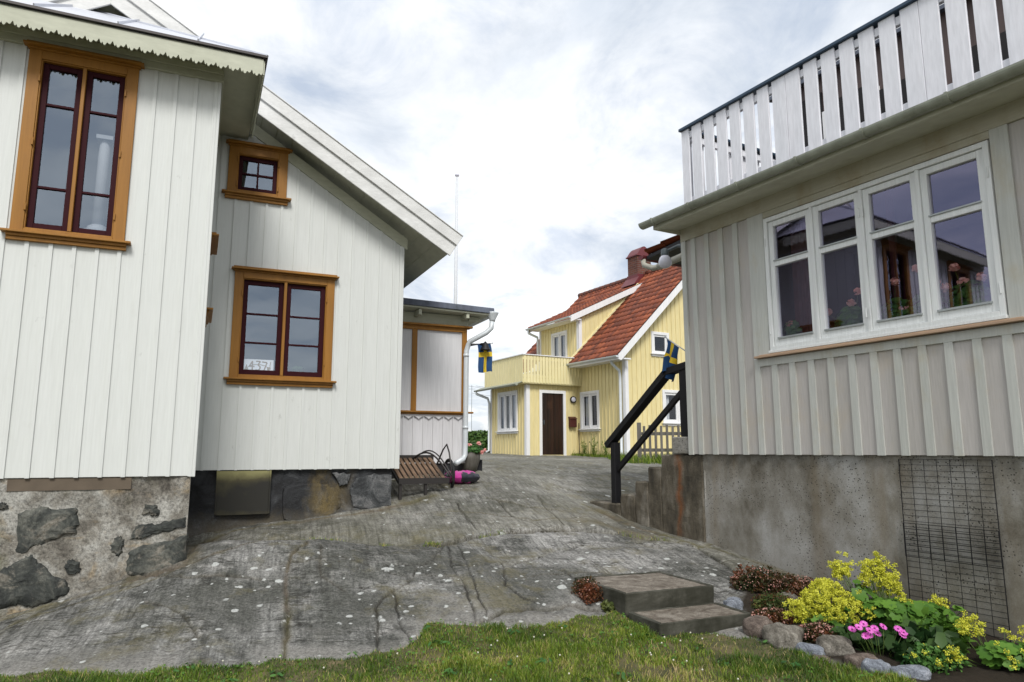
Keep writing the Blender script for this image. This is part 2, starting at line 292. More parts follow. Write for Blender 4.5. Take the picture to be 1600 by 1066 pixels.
# ------------------------------------------------------------------ mesh builder
class MB:
    def __init__(s, f=None):
        s.v = []; s.f = []; s.m = []; s.mi = 0; s.fn = f; s.tint = []; s.t = .5
    def P(s, p):
        p = s.fn(*p) if s.fn else p
        s.v.append((p[0], p[1], p[2])); s.tint.append(s.t); return len(s.v) - 1
    def face(s, idx): s.f.append(tuple(idx)); s.m.append(s.mi)
    def poly(s, pts): s.face([s.P(p) for p in pts]); return s
    def box(s, x0, x1, y0, y1, z0, z1):
        i = [s.P((x, y, z)) for z in (z0, z1) for y in (y0, y1) for x in (x0, x1)]
        for q in ((0, 2, 3, 1), (4, 5, 7, 6), (0, 1, 5, 4), (1, 3, 7, 5), (3, 2, 6, 7), (2, 0, 4, 6)): s.face([i[k] for k in q])
        return s
    def hexa(s, a):   # eight corners, bottom four then top four, each in ring order
        i = [s.P(p) for p in a]
        for q in ((3, 2, 1, 0), (4, 5, 6, 7), (0, 1, 5, 4), (1, 2, 6, 5), (2, 3, 7, 6), (3, 0, 4, 7)): s.face([i[k] for k in q])
        return s
    def prism(s, pts, a, b):   # pts: list of 3d, extruded by vector b-a
        d = Vector(b) - Vector(a); n = len(pts)
        i = [s.P(p) for p in pts]; j = [s.P(tuple(Vector(p) + d)) for p in pts]
        s.face(i[::-1]); s.face(j)
        for k in range(n): s.face((i[k], i[(k + 1) % n], j[(k + 1) % n], j[k]))
        return s
    def beam(s, p, q, w, h, up=(0, 0, 1)):
        p = Vector(p); q = Vector(q); d = (q - p).normalized(); u = Vector(up)
        r = d.cross(u)
        if r.length < 1e-5: r = d.cross(Vector((1, 0, 0)))
        r.normalize(); u = r.cross(d).normalized(); r *= w / 2; u *= h / 2
        return s.hexa([tuple(x) for x in (p - r - u, p + r - u, q + r - u, q - r - u, p - r + u, p + r + u, q + r + u, q - r + u)])
    def tube(s, path, r, seg=10, cap=True):
        path = [Vector(p) for p in path]; rings = []; u = None
        for k, p in enumerate(path):
            d = (path[min(k + 1, len(path) - 1)] - path[max(k - 1, 0)]).normalized()
            if u is None: u = d.cross(Vector((0, 0, 1)))
            if u.length < 1e-3: u = d.cross(Vector((1, 0, 0)))
            u = (u - d * u.dot(d)).normalized(); w = d.cross(u); rr = r[k] if isinstance(r, (list, tuple)) else r
            rings.append([s.P(tuple(p + (u * cos(2 * pi * a / seg) + w * sin(2 * pi * a / seg)) * rr)) for a in range(seg)])
        for A, B in zip(rings, rings[1:]):
            for a in range(seg): s.face((A[a], A[(a + 1) % seg], B[(a + 1) % seg], B[a]))
        if cap: s.face(rings[0][::-1]); s.face(rings[-1])
        return s
    def lathe(s, prof, c=(0, 0, 0), seg=20, sx=1, sy=1):
        rings = [[s.P((c[0] + r * cos(2 * pi * a / seg) * sx, c[1] + r * sin(2 * pi * a / seg) * sy, c[2] + z)) for a in range(seg)] for r, z in prof]
        for A, B in zip(rings, rings[1:]):
            for a in range(seg): s.face((A[a], A[(a + 1) % seg], B[(a + 1) % seg], B[a]))
        s.face(rings[0][::-1]); s.face(rings[-1]); return s
    def gutter(s, p, q, r, seg=8):   # open half-round channel with thickness
        p = Vector(p); q = Vector(q); d = (q - p).normalized(); u = d.cross(Vector((0, 0, 1))).normalized()
        for e, rr in ((0, r), (1, r * .88)):
            pass
        prof = [(cos(pi + pi * k / seg) * r, sin(pi + pi * k / seg) * r) for k in range(seg + 1)]
        prof += [(cos(2 * pi - pi * k / seg) * r * .86, sin(2 * pi - pi * k / seg) * r * .86) for k in range(seg + 1)]
        A = [s.P(tuple(p + u * a + Vector((0, 0, b)))) for a, b in prof]; B = [s.P(tuple(q + u * a + Vector((0, 0, b)))) for a, b in prof]
        n = len(prof)
        for k in range(n): s.face((A[k], A[(k + 1) % n], B[(k + 1) % n], B[k]))
        # end caps, half discs
        for e in (p, q):
            s.poly([tuple(e + u * cos(pi + pi * k / seg) * r + Vector((0, 0, sin(pi + pi * k / seg) * r))) for k in range(seg + 1)])
        return s
    def build(s, name, mats, parent=None, smooth=False, bev=0.0, recalc=True, dz=0.0, loc=None, auto=False):
        if not isinstance(mats, (list, tuple)): mats = [mats]
        me = bpy.data.meshes.new(name)
        vs = s.v if not dz else [(a, b, c + dz) for a, b, c in s.v]
        if loc: vs = [(a - loc[0], b - loc[1], c - loc[2]) for a, b, c in vs]
        me.from_pydata(vs, [], s.f)
        for m in mats: me.materials.append(m)
        me.polygons.foreach_set('material_index', s.m)
        if any(t != .5 for t in s.tint):
            at = me.attributes.new('tint', 'FLOAT', 'POINT'); at.data.foreach_set('value', s.tint)
        if recalc:
            bm = bmesh.new(); bm.from_mesh(me); bmesh.ops.recalc_face_normals(bm, faces=bm.faces); bm.to_mesh(me); bm.free()
        if smooth: me.polygons.foreach_set('use_smooth', [True] * len(me.polygons))
        o = bpy.data.objects.new(name, me); COL.objects.link(o)
        if parent: o.parent = parent
        if loc: o.location = loc
        if bev:
            b = o.modifiers.new('bevel', 'BEVEL'); b.width = bev; b.segments = 1; b.limit_method = 'ANGLE'
        return o
def tag(o, label=None, cat=None, group=None, kind=None):
    if label: o['label'] = label
    if cat: o['category'] = cat
    if group: o['group'] = group
    if kind: o['kind'] = kind
    return o
def empty(name, loc, rz=0.0, label=None, cat=None, group=None):
    o = bpy.data.objects.new(name, None); COL.objects.link(o); o.empty_display_size = .2
    o.location = loc; o.rotation_euler = (0, 0, rz); return tag(o, label, cat, group)
def zup(f):            # local coordinates with eye-relative heights -> heights above the origin
    return lambda x, y, z: (x, y, z + ZE)
def face_y(c): return lambda a, o, z: (a, c - o, z + ZE)      # wall facing -y, 'o' = outward
def face_mx(c): return lambda a, o, z: (c - o, a, z + ZE)     # wall facing -x
def face_px(c): return lambda a, o, z: (c + o, a, z + ZE)     # wall facing +x
Z = lambda x, y, z: (x, y, z + ZE)

def pieces(name, fn, boxes, mat, parent, bev=0.0):
    """every box an object of its own"""
    for b in boxes: q = MB(fn); q.box(*b); q.build(name, mat, parent, bev=bev)
def roughen(o, strength=.012, size=.09, levels=4):
    tx = bpy.data.textures.get('worn_%g' % size) or bpy.data.textures.new('worn_%g' % size, 'CLOUDS'); tx.noise_scale = size; tx.noise_depth = 3
    a = o.modifiers.new('cut', 'SUBSURF'); a.subdivision_type = 'SIMPLE'; a.levels = a.render_levels = levels
    d = o.modifiers.new('worn', 'DISPLACE'); d.texture = tx; d.strength = strength; d.mid_level = .5; d.texture_coords = 'OBJECT' if False else 'LOCAL'
    return o
def copy_tree(o, parent=None):
    c = o.copy(); COL.objects.link(c)
    if parent: c.parent = parent
    for ch in list(o.children): copy_tree(ch, c)
    return c

def wall(fn, a0, a1, z0, top, openings, step, lath, proud, name, mat, parent, thick=.02, start=None, extra=None):
    """board wall with openings; vertical battens every `step`. top: number or function of a"""
    tf = top if callable(top) else (lambda a: top)
    m = MB(fn)
    xs = sorted(set([a0, a1] + [v for o in openings for v in o[:2]] + ([a0 + (a1 - a0) * k / 12 for k in range(1, 12)] if callable(top) else [])))
    for l, r in zip(xs, xs[1:]):
        cuts = sorted([(o[2], o[3]) for o in openings if o[0] <= l + 1e-6 and o[1] >= r - 1e-6])
        z = z0
        for c0, c1 in cuts + [(None, None)]:
            if c0 is None: m.poly([(l, 0, z), (r, 0, z), (r, 0, tf(r)), (l, 0, tf(l))])
            else:
                m.poly([(l, 0, z), (r, 0, z), (r, 0, c0), (l, 0, c0)]); z = c1
    if isinstance(mat, (list, tuple)): m.mi = 1
    if extra: extra(m)
    a = a0 + step * .5 if start is None else start
    while a < a1 - lath * .3:
        z = z0 - .004
        cuts = sorted([(o[2], o[3]) for o in openings if o[0] < a + lath / 2 and o[1] > a - lath / 2])
        segs = []
        for c0, c1 in cuts: segs.append((z, c0)); z = c1
        segs.append((z, None))
        for s0, s1 in segs:
            l, r = a - lath / 2, min(a + lath / 2, a1)
            tl = tf(l) if s1 is None else s1; tr = tf(r) if s1 is None else s1
            if min(tl, tr) - s0 > .02:
                m.hexa([(l, -.005, s0), (r, -.005, s0), (r, proud, s0), (l, proud, s0), (l, -.005, tl), (r, -.005, tr), (r, proud, tr), (l, proud, tl)])
        a += step
    return m.build(name, mat, parent, bev=0)

def window(fn, parent, a0, a1, z0, z1, frame_m, sash_m, glass_m, lights=2, bars=(), vbars=0, casing=.11, stile=.05, mull=.035,
           hood=True, sill=True, hinges=True, proud=.03, recess=.03, room_d=1.0, name='window', bar_w=.022, curtain=None, room_m=None):
    """a0..z1 is the sash opening; the casing lies outside it. Returns the casing object."""
    f = MB(fn)
    c = casing
    f.box(a0 - c, a0, 0, proud, z0 - c * .35, z1 + c); f.box(a1, a1 + c, 0, proud, z0 - c * .35, z1 + c)
    f.box(a0, a1, 0, proud, z1, z1 + c); f.box(a0, a1, 0, proud + .004, z0 - c * .35, z0)
    # reveal
    f.box(a0, a0 + .012, -recess - .05, proud * .6, z0, z1); f.box(a1 - .012, a1, -recess - .05, proud * .6, z0, z1)
    f.box(a0, a1, -recess - .05, proud * .6, z1 - .012, z1); f.box(a0, a1, -recess - .05, proud * .6, z0, z0 + .012)
    w = (a1 - a0 - .024 - mull * (lights - 1)) / lights
    for k in range(lights - 1):
        x = a0 + .012 + (k + 1) * w + k * mull
        f.box(x, x + mull, -recess - .04, proud * .75, z0 + .012, z1 - .012)
    F = f.build(name, frame_m, parent, bev=.003)
    if hood:
        h = MB(fn); zt = z1 + c
        h.box(a0 - c - .045, a1 + c + .045, 0, proud + .075, zt, zt + .018); h.box(a0 - c - .02, a1 + c + .02, 0, proud + .05, zt + .018, zt + .04)
        h.box(a0 - c - .015, a1 + c + .015, 0, proud + .02, zt - .02, zt)
        h.build('hood', frame_m, F, bev=.003)
    if sill:
        h = MB(fn); zb = z0 - c * .35
        h.box(a0 - c - .06, a1 + c + .06, 0, proud + .065, zb - .022, zb); h.box(a0 - c - .02, a1 + c + .02, 0, proud + .03, zb - .05, zb - .022)
        h.box(a0 - c - .02, a1 + c + .02, 0, proud + .012, zb - .085, zb - .052)
        h.build('sill', frame_m, F, bev=.003)
    r0 = -recess
    for k in range(lights):
        l = a0 + .012 + k * (w + mull); r = l + w; s = MB(fn); y0, y1 = r0 - .035, r0 + .008; st = stile
        zz0, zz1 = z0 + .012, z1 - .012
        s.box(l, l + st, y0, y1, zz0, zz1); s.box(r - st, r, y0, y1, zz0, zz1)
        s.box(l + st, r - st, y0, y1 - .002, zz0, zz0 + st * 1.15); s.box(l + st, r - st, y0, y1 - .002, zz1 - st, zz1)
        gz0, gz1 = zz0 + st * 1.15, zz1 - st
        for b in bars:
            zb = gz1 - b * (gz1 - gz0); s.box(l + st, r - st, y0 + .006, y1 - .004, zb - bar_w / 2, zb + bar_w / 2)
        for b in range(vbars):
            xb = l + st + (b + 1) * (r - l - 2 * st) / (vbars + 1); s.box(xb - bar_w / 2, xb + bar_w / 2, y0 + .007, y1 - .006, gz0, gz1)
        S = s.build('sash', sash_m, F, bev=.002)
        g = MB(fn); g.poly([(l + st * .8, r0 - .018, gz0 - .01), (r - st * .8, r0 - .018, gz0 - .01), (r - st * .8, r0 - .018, gz1 + .01), (l + st * .8, r0 - .018, gz1 + .01)])
        g.build('pane', glass_m, S if False else F)
    # hinges
    for zz in ([z0 + t * (z1 - z0) for t in ((.12, .5, .88) if z1 - z0 > 1.5 else (.16, .84))] if frame_m is M['ochre'] and hinges else []):
        for x in (a0 - .010, a1 - .008): pieces('hinge', fn, [(x, x + .018, proud + .001, proud + .016, zz - .035, zz + .035)], frame_m, F, .003)
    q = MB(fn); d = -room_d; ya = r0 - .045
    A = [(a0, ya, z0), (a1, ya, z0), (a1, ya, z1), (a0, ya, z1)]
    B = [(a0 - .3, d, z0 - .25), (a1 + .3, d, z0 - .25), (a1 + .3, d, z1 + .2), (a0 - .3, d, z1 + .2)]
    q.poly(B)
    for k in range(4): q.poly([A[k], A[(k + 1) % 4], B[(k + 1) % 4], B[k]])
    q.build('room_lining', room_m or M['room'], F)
    if curtain:
        for (l, r, zb, mt) in curtain:
            k = MB(fn); n = 26; pts = []
            for i in range(n + 1):
                x = l + (r - l) * i / n; o = r0 - .11 + .018 * sin(i * 1.9) + .008 * sin(i * .7)
                pts.append((k.P((x, o, zb)), k.P((x, o, z1 - .02))))
            for p, q_ in zip(pts, pts[1:]): k.face((p[0], q_[0], q_[1], p[1]))
            k.build('curtain', mt, F, smooth=True, recalc=False)
    return F

# ------------------------------------------------------------------ terrain height (metres, relative to the eye)
CP = np.array([(-4.49,6.39,-1.46),(-3.13,7.0,-1.13),(-6.8,5.4,-1.75),(-3.8,8.5,-1.05),(-1.57,9.55,-.72),(-.75,11.5,-.32),(-3,12,-.4),
(2.23,8.45,-1.07),(3.8,5.66,-1.47),(5.1,3.4,-1.6),(1.67,9.45,-.95),(1.38,9.98,-.82),(1.11,10.43,-.74),
(0,4.8,-1.57),(0,6.4,-1.36),(.1,8.4,-1.04),(.1,10,-.63),(.1,11.5,-.38),(.5,14,-.25),(1,18,-.2),(0,21,-.17),(-1.5,8,-.98),(-1.5,6.4,-1.3),(1.5,6.5,-1.4),
(-3,4.5,-1.63),(-4.5,4,-1.72),(2,4.5,-1.55),(4,4,-1.55),(0,2,-1.62),(0,0,-1.65),(-5,0,-1.7),(5,0,-1.65),(-20,0,-1.9),(20,0,-1.6),
(-20,20,-.4),(20,20,-.2),(-8,12,-.4),(8,12,-.4),(3.4,21.5,-.2),(0,23,-.12),(-2.3,26,-.04),(3,17,-.27),(-3,18,-.22),(-20,32,-.2),(20,32,-.2),(0,32,-.15)], float)
def _U(r2): return np.where(r2 > 1e-12, r2 * np.log(r2 + 1e-12), 0.)
_n = len(CP); _A = np.zeros((_n + 3, _n + 3))
_A[:_n, :_n] = _U(((CP[:, None, :2] - CP[None, :, :2]) ** 2).sum(-1)) + np.eye(_n) * .02
_A[:_n, _n] = 1; _A[:_n, _n + 1:] = CP[:, :2]; _A[_n, :_n] = 1; _A[_n + 1:, :_n] = CP[:, :2].T
_W = np.linalg.solve(_A, np.concatenate([CP[:, 2], np.zeros(3)]))
def gz(x, y):
    x = np.asarray(x, float); y = np.asarray(y, float); xc = np.clip(x, -20, 20); yc = np.clip(y, 0, 32)
    z = _W[_n] + _W[_n + 1] * xc + _W[_n + 2] * yc
    for i in range(_n): z = z + _W[i] * _U((xc - CP[i, 0]) ** 2 + (yc - CP[i, 1]) ** 2)
    t = np.clip((y - 30) / 14, 0, 1)
    return z + t * t * (3 - 2 * t) * 1.0
def G(x, y): return float(gz(x, y)) + ZE

_LAT = RNG.random((256, 256))
def vnoise(x, y):
    xi = np.floor(x).astype(int); yi = np.floor(y).astype(int); fx = x - xi; fy = y - yi
    fx = fx * fx * (3 - 2 * fx); fy = fy * fy * (3 - 2 * fy)
    g = lambda a, b: _LAT[a % 256, b % 256]
    return (g(xi, yi) * (1 - fx) + g(xi + 1, yi) * fx) * (1 - fy) + (g(xi, yi + 1) * (1 - fx) + g(xi + 1, yi + 1) * fx) * fy - .5
def fbm(x, y, o=4):
    s = 0; a = 1
    for k in range(o): s = s + a * vnoise(x + 17.3 * k, y + 9.1 * k); x = x * 2.03; y = y * 2.03; a *= .5
    return s
CR = [  # polyline, half width, depth, moss share
([(-3.64,8.28),(-2.82,8.01),(-2.02,8.17),(-1.42,8.04),(-.79,8.15),(-.3,8.6),(.39,8.83),(.83,8.98),(1.26,8.9),(1.83,8.65),(2.13,8.35),(2.25,7.79),(2.33,7.41)],.024,.085,.3),
([(-1.59,5.2),(-1.86,6.12),(-2.1,6.82),(-2.16,7.13),(-2.11,7.41),(-2.16,7.71),(-2.1,8.1)],.022,.030,.75),
([(-.75,8.14),(-.82,7.47),(-.94,7.17),(-.96,6.85),(-1.08,6.68),(-1.15,6.33),(-1.04,5.72),(-.95,5.3)],.014,.03,.1),
([(-1.26,7.19),(-.9,7.3),(-.39,7.38),(0,7.57),(.35,7.91)],.030,.05,0),
([(-.71,8.11),(-.61,7.33),(-.41,6.7),(-.29,6.08)],.011,.025,0),
([(-.61,8.14),(-.41,7.2),(-.22,6.21)],.010,.02,0),
([(-.25,6.1),(-.06,6.37),(.17,6.47),(.48,6.51),(.8,6.5)],.022,.06,.3),
([(-.1,7.65),(-.06,6.91),(.11,6.61),(.26,6.56)],.014,.03,0),
([(-1.52,6.69),(-1.23,6.73)],.028,.04,0),
([(-.73,9.66),(-.64,9.28),(-.42,8.68)],.014,.03,0),
([(.5,8.15),(.78,8.45),(1.13,8.54),(1.5,8.52),(1.9,8.2)],.034,.06,0),
([(-3.12,6.29),(-2.72,6.08),(-2.46,5.76),(-2.38,5.66)],.014,.02,.2),
([(-1.8,5.95),(-1.51,6.02)],.010,.02,0),([(-1.96,7.43),(-1.79,6.86),(-1.5,6.62)],.010,.015,.2),
([(-1.08,6.68),(-.92,6.09),(-.79,5.74)],.012,.025,0),([(.37,10.45),(.43,9.79),(.64,9.0)],.012,.025,.2),
([(-.35,9.95),(.17,9.67),(.86,9.72)],.035,.045,.3),([(.2,7.2),(.9,7.35),(1.5,7.0),(1.9,7.1)],.010,.02,.2),
([(-1.2,9.2),(-.4,9.3),(.3,9.1),(1.0,9.5)],.012,.02,.6),([(-4.2,6.2),(-3.4,6.6),(-2.7,7.3),(-2.3,8.0)],.02,.02,.6),
([(-3.12,7.0),(-3.3,7.6),(-3.7,8.42),(-2.9,8.85),(-1.7,9.4),(-1.1,9.9)],.06,.012,.85),([(-5.4,6.0),(-4.7,6.27),(-3.9,6.6),(-3.1,6.92)],.05,.035,.75),([(1.95,8.5),(1.4,8.95),(.95,9.35)],.13,.0,.7),([(2.2,8.3),(1.5,9.4),(1.0,10.3)],.07,.02,.8),([(2.25,8.3),(2.9,7.2)],.05,.02,.7),
([(-3.55,8.12),(-2.8,7.98),(-2.1,8.12),(-1.5,8.02)],.055,.075,.55),([(-2.4,6.9),(-1.7,7.25),(-1.0,7.0),(-.4,7.05)],.020,.03,.1),([(-3.6,6.9),(-3.0,6.7),(-2.3,6.75)],.02,.03,.3),([(.3,7.6),(.75,7.0),(1.0,6.7)],.012,.03,0),([(1.1,8.4),(1.5,7.7),(2.1,7.3)],.013,.03,0),([(-.2,9.9),(.0,9.2),(.35,8.9)],.016,.03,.1),
([(.6,11.2),(1.4,10.9),(2.6,11.4)],.03,.03,.7),([(-.6,12.3),(.8,12.8),(2.4,12.2)],.03,.03,.7)]
def cracks(x, y):
    dep = np.zeros_like(x); ck = np.zeros_like(x); ms = np.zeros_like(x)
    wx = x + .030 * fbm(x * 3.5, y * 3.5, 5) + .012 * fbm(x * 19, y * 19, 2); wy = y + .030 * fbm(x * 3.5 + 40, y * 3.5, 5) + .012 * fbm(x * 19 + 9, y * 19, 2)
    var = np.clip(.75 + 1.1 * fbm(x * 2.6 + 11, y * 2.6, 3), .25, 1.5)
    for pl, w, d, mo in CR:
        w = np.maximum(w * .62 * var, .0095)
        dd = np.full(x.shape, 9.)
        for (ax, ay), (bx, by) in zip(pl, pl[1:]):
            vx, vy = bx - ax, by - ay; t = np.clip(((wx - ax) * vx + (wy - ay) * vy) / (vx * vx + vy * vy), 0, 1)
            dd = np.minimum(dd, np.hypot(wx - ax - t * vx, wy - ay - t * vy))
        e = np.exp(-(dd / w) ** 3); dep = np.maximum(dep, d * e); dep += d * .45 * np.exp(-dd / (w * 5)) * (d > .05)
        ck = np.maximum(ck, e * (1 - .45 * mo) * min(1, d / .02) * np.clip(var, .5, 1)); ms = np.maximum(ms, mo * np.exp(-(dd / (w * 2.2)) ** 2))
    return dep, ck, ms
def rockz(x, y, full=True):
    z = gz(x, y)
    q = (y > 3) & (y < 26)
    c, s = cos(radians(17)), sin(radians(17)); u = x * c + y * s; v = -x * s + y * c      # glacial grooves run along v
    z = z + .10 * fbm(x * .55, y * .55, 3) * np.clip(1 - abs(y - 9) / 9, .15, 1) * .8
    z = z + .020 * fbm(u * 3.2, v * .6, 3) + .010 * fbm(u * 14, v * 1.4, 2) + .010 * fbm(x * 6, y * 6, 3)
    # ledge where the upper slab rides over the lower one, and a smaller one by the turf
    for pl, hgt, fall in ((CR[0][0], .055, .55), ([(-.35, 6.02), (-.06, 6.37), (.17, 6.47), (.8, 6.52)], .035, .25)):
        xa = [p[0] for p in pl]; dy = y + .03 * fbm(x * 3.5, y * 3.5, 4) - np.interp(x, xa, [p[1] for p in pl]); ins = (x > xa[0] - .2) & (x < xa[-1])
        z = z + hgt * np.clip(.55 + 1.6 * fbm(x * 1.6 + 4, x * 0 + 2.2, 3), .1, 1.2) * np.clip(dy / .035 + .5, 0, 1) * np.exp(-np.clip(dy, 0, 9) / fall) * ins * np.clip((x + 1.3) / .8, .0, 1)
        if hgt > .05: z = z - .085 * np.exp(-((dy - .17) / .15) ** 2) * np.clip((-.7 - x) / .6, 0, 1) * ins
    # three slabs overlapping like flat shields between the long cracks
    z = z + .11 * np.exp(-((x + 2.3) ** 2 / 1.3 + (y - 7.35) ** 2 / .20)) + .04 * np.exp(-((x - 1.0) ** 2 / .5 + (y - 7.7) ** 2 / .3)); z = z + .045 * np.exp(-((x + .3) ** 2 / 2.2 + (y - 7.2) ** 2 / .9)) + .05 * np.exp(-((x + 3) ** 2 / 1.4 + (y - 7.3) ** 2 / .5))
    return z
def grid_mesh(name, xs, ys, zf, mats, attrs=None, smooth=True):
    X, Y = np.meshgrid(xs, ys); Zv = zf(X, Y); nx, ny = len(xs), len(ys)
    co = np.stack([X, Y, Zv], -1).reshape(-1, 3).astype(np.float32)
    i = np.arange(nx * ny).reshape(ny, nx)
    q = np.stack([i[:-1, :-1], i[:-1, 1:], i[1:, 1:], i[1:, :-1]], -1).reshape(-1, 4)
    o = raw_mesh(name, co, q, mats, smooth)
    for k, a in (attrs or {}).items():
        at = o.data.attributes.new(k, 'FLOAT', 'POINT'); at.data.foreach_set('value', np.asarray(a(X, Y), np.float32).ravel())
    return o
def raw_mesh(name, co, faces, mats, smooth=False, tint=None, parent=None):
    faces = np.asarray(faces, np.int32); k = faces.shape[1]; me = bpy.data.meshes.new(name)
    me.vertices.add(len(co)); me.vertices.foreach_set('co', np.asarray(co, np.float32).ravel())
    me.loops.add(faces.size); me.loops.foreach_set('vertex_index', faces.ravel())
    me.polygons.add(len(faces)); me.polygons.foreach_set('loop_start', np.arange(0, faces.size, k, dtype=np.int32))
    try: me.polygons.foreach_set('loop_total', np.full(len(faces), k, np.int32))
    except Exception: pass
    if smooth: me.polygons.foreach_set('use_smooth', np.ones(len(faces), bool))
    me.update(calc_edges=True); me.validate()
    for m in (mats if isinstance(mats, (list, tuple)) else [mats]): me.materials.append(m)
    if tint is not None:
        at = me.attributes.new('tint', 'FLOAT', 'POINT'); at.data.foreach_set('value', np.asarray(tint, np.float32))
    o = bpy.data.objects.new(name, me); COL.objects.link(o)
    if parent: o.parent = parent
    return o

# leaves: each a folded, slightly cupped fan of faces.  C centres (n,3), D normals (n,3)
def fan_leaves(name, C, D, size, mat, parent=None, lobes=0, elong=1.0, cup=.25, tint=None, seg=6):
    C = np.asarray(C, float); n = len(C); D = D / (np.linalg.norm(D, axis=1, keepdims=True) + 1e-9)
    r = RNG.normal(size=(n, 3)); U = np.cross(D, r); U /= np.linalg.norm(U, axis=1, keepdims=True) + 1e-9; V = np.cross(D, U)
    S = size * RNG.uniform(.65, 1.3, n) if np.isscalar(size) else size
    k = seg if not lobes else lobes * 3; vs = [C]
    for a in range(k):
        t = 2 * pi * a / k; rad = 1.0
        if lobes: rad = 1.0 if a % 3 == 1 else (.93 if a % 3 == 2 else .74)
        vs.append(C + (U * cos(t) * elong + V * sin(t)) * (rad * S)[:, None] + D * (S * cup * (.4 + .6 * abs(cos(t))))[:, None])
    co = np.stack(vs, 1).reshape(-1, 3); b = np.arange(n)[:, None] * (k + 1)
    F = np.concatenate([np.stack([b[:, 0], b[:, 0] + 1 + a, b[:, 0] + 1 + (a + 1) % k], -1) for a in range(k)])
    t = RNG.random(n) if tint is None else tint
    return raw_mesh(name, co, F, mat, False, np.repeat(t, k + 1), parent)
def ball(n, c, r, shell=.5):
    d = RNG.normal(size=(n, 3)); d /= np.linalg.norm(d, axis=1, keepdims=True)
    rr = shell + (1 - shell) * RNG.random(n) ** .6
    return np.array(c) + d * np.array(r) * rr[:, None], d
def stems_obj(pts, mat, parent, r=.003, name='stem'):
    m = MB()
    for a, b in pts:
        a = Vector(a); b = Vector(b); c = (a + b) / 2 + Vector((random.uniform(-.02, .02), random.uniform(-.02, .02), 0)); m.tube([a, c, b], [r, r * .8, r * .6], 5)
    return m.build(name, mat, parent, smooth=True)

# ================================================================== THE WHITE HOUSE (left)
LP = (-3.1277, 7.0); LA = radians(24)
WH = empty('wooden_house', (LP[0], LP[1], 0), LA, 'white boarded house with ochre window frames, scalloped eaves and a glazed side porch', 'house')
# --- projecting front wing: front wall y=0 (x -5..0), side wall x=0 (y 0..1.7)
cb = -.238
wall(face_y(0), -5, 0, cb, 4.02, [(-1.586, -.855, 2.06, 3.765), (-4.2, -3.4, 2.06, 3.765)], .19, .036, .016, 'front_wall', M['white'], WH, start=-4.89 + .115)
m = MB(Z); m.box(-.0, .028, -.022, .02, cb - .01, 4.0); m.box(-.03, -.0, -.022, .0, cb - .01, 4.0); m.build('corner_board', M['white'], WH, bev=.004)
wall(face_px(0), 0.03, 1.7, cb, 4.02, [(.55, 1.15, 1.55, 2.25)], .19, .038, .016, 'side_wall', M['white'], WH)
W1 = window(face_y(0), WH, -1.586, -.855, 2.06, 3.765, M['ochre'], M['maroon'], M['glassL'], 2, (.235, .77), casing=.105, stile=.052, mull=.032)
window(face_y(0), WH, -4.2, -3.4, 2.06, 3.765, M['ochre'], M['maroon'], M['glassL'], 2, (.235, .77), casing=.105, stile=.052, mull=.032)
window(face_px(0), WH, .55, 1.15, 1.55, 2.25, M['ochre'], M['maroon'], M['glassL'], 1, (.5,), casing=.08, stile=.045, hinges=False)
# frieze, soffit, fascia with scalloped edge
m = MB(Z); m.box(-5, .03, -.045, -.001, 3.88, 4.03); m.box(-5, .04, -.065, -.0455, 3.955, 4.0305)
m.box(.0295, .045, -.045, 1.7, 3.88, 4.03); m.build('frieze', M['cream'], WH, bev=.004)
EX, EY, EZ = .413, -.35, 4.045
m = MB(Z); m.box(-5, EX - .02, EY + .02, 0.0, 4.032, 4.05); m.box(.0, EX - .02, 0.0, 1.7, 4.032, 4.05); m.build('soffit', M['cream'], WH)
def scallop(L, depth=.185, thick=.016):
    """outline of a fret-cut board of length L, hanging from z=0"""
    pts = [(0, 0), (L, 0)]; n = max(1, int(round(L / .115))); w = L / n; low = []
    for k in range(n):
        x = L - k * w
        for t, d in ((0, .045), (.05, .030), (.12, .018), (.22, .020), (.30, .030), (.38, .024), (.46, .004), (.54, .0), (.62, .008), (.68, .030), (.72, .018), (.78, .012), (.84, .022), (.88, .040), (.92, .052), (.96, .052)):
            low.append((x - t * w, -depth + .0 + d))
    low.append((0, -depth + .03)); return pts + low
def fret(fn3, L, parent, name='scalloped_fascia', mat=None):
    pl = scallop(L); m = MB(Z)
    a = [m.P(fn3(x, 0, z)) for x, z in pl]; b = [m.P(fn3(x, .016, z)) for x, z in pl]; n = len(pl)
    m.face(a); m.face(b[::-1])
    for k in range(n): m.face((a[k], a[(k + 1) % n], b[(k + 1) % n], b[k]))
    o = m.build(name, mat or M['cream'], parent)
    t = o.modifiers.new('tri', 'TRIANGULATE'); return o
fret(lambda x, t, z: (-5 + x, EY - t, EZ + z), 5 + EX, WH)
fret(lambda x, t, z: (EX + t, EY + x, EZ + z), 1.62, WH)
m = MB(Z); m.box(-5, EX, EY - .001, EY + .02, EZ - .12, EZ + .02); m.box(EX - .02, EX - .001, EY + .02, 1.27, EZ - .12, EZ + .02); m.build('eave_board', M['cream'], WH)
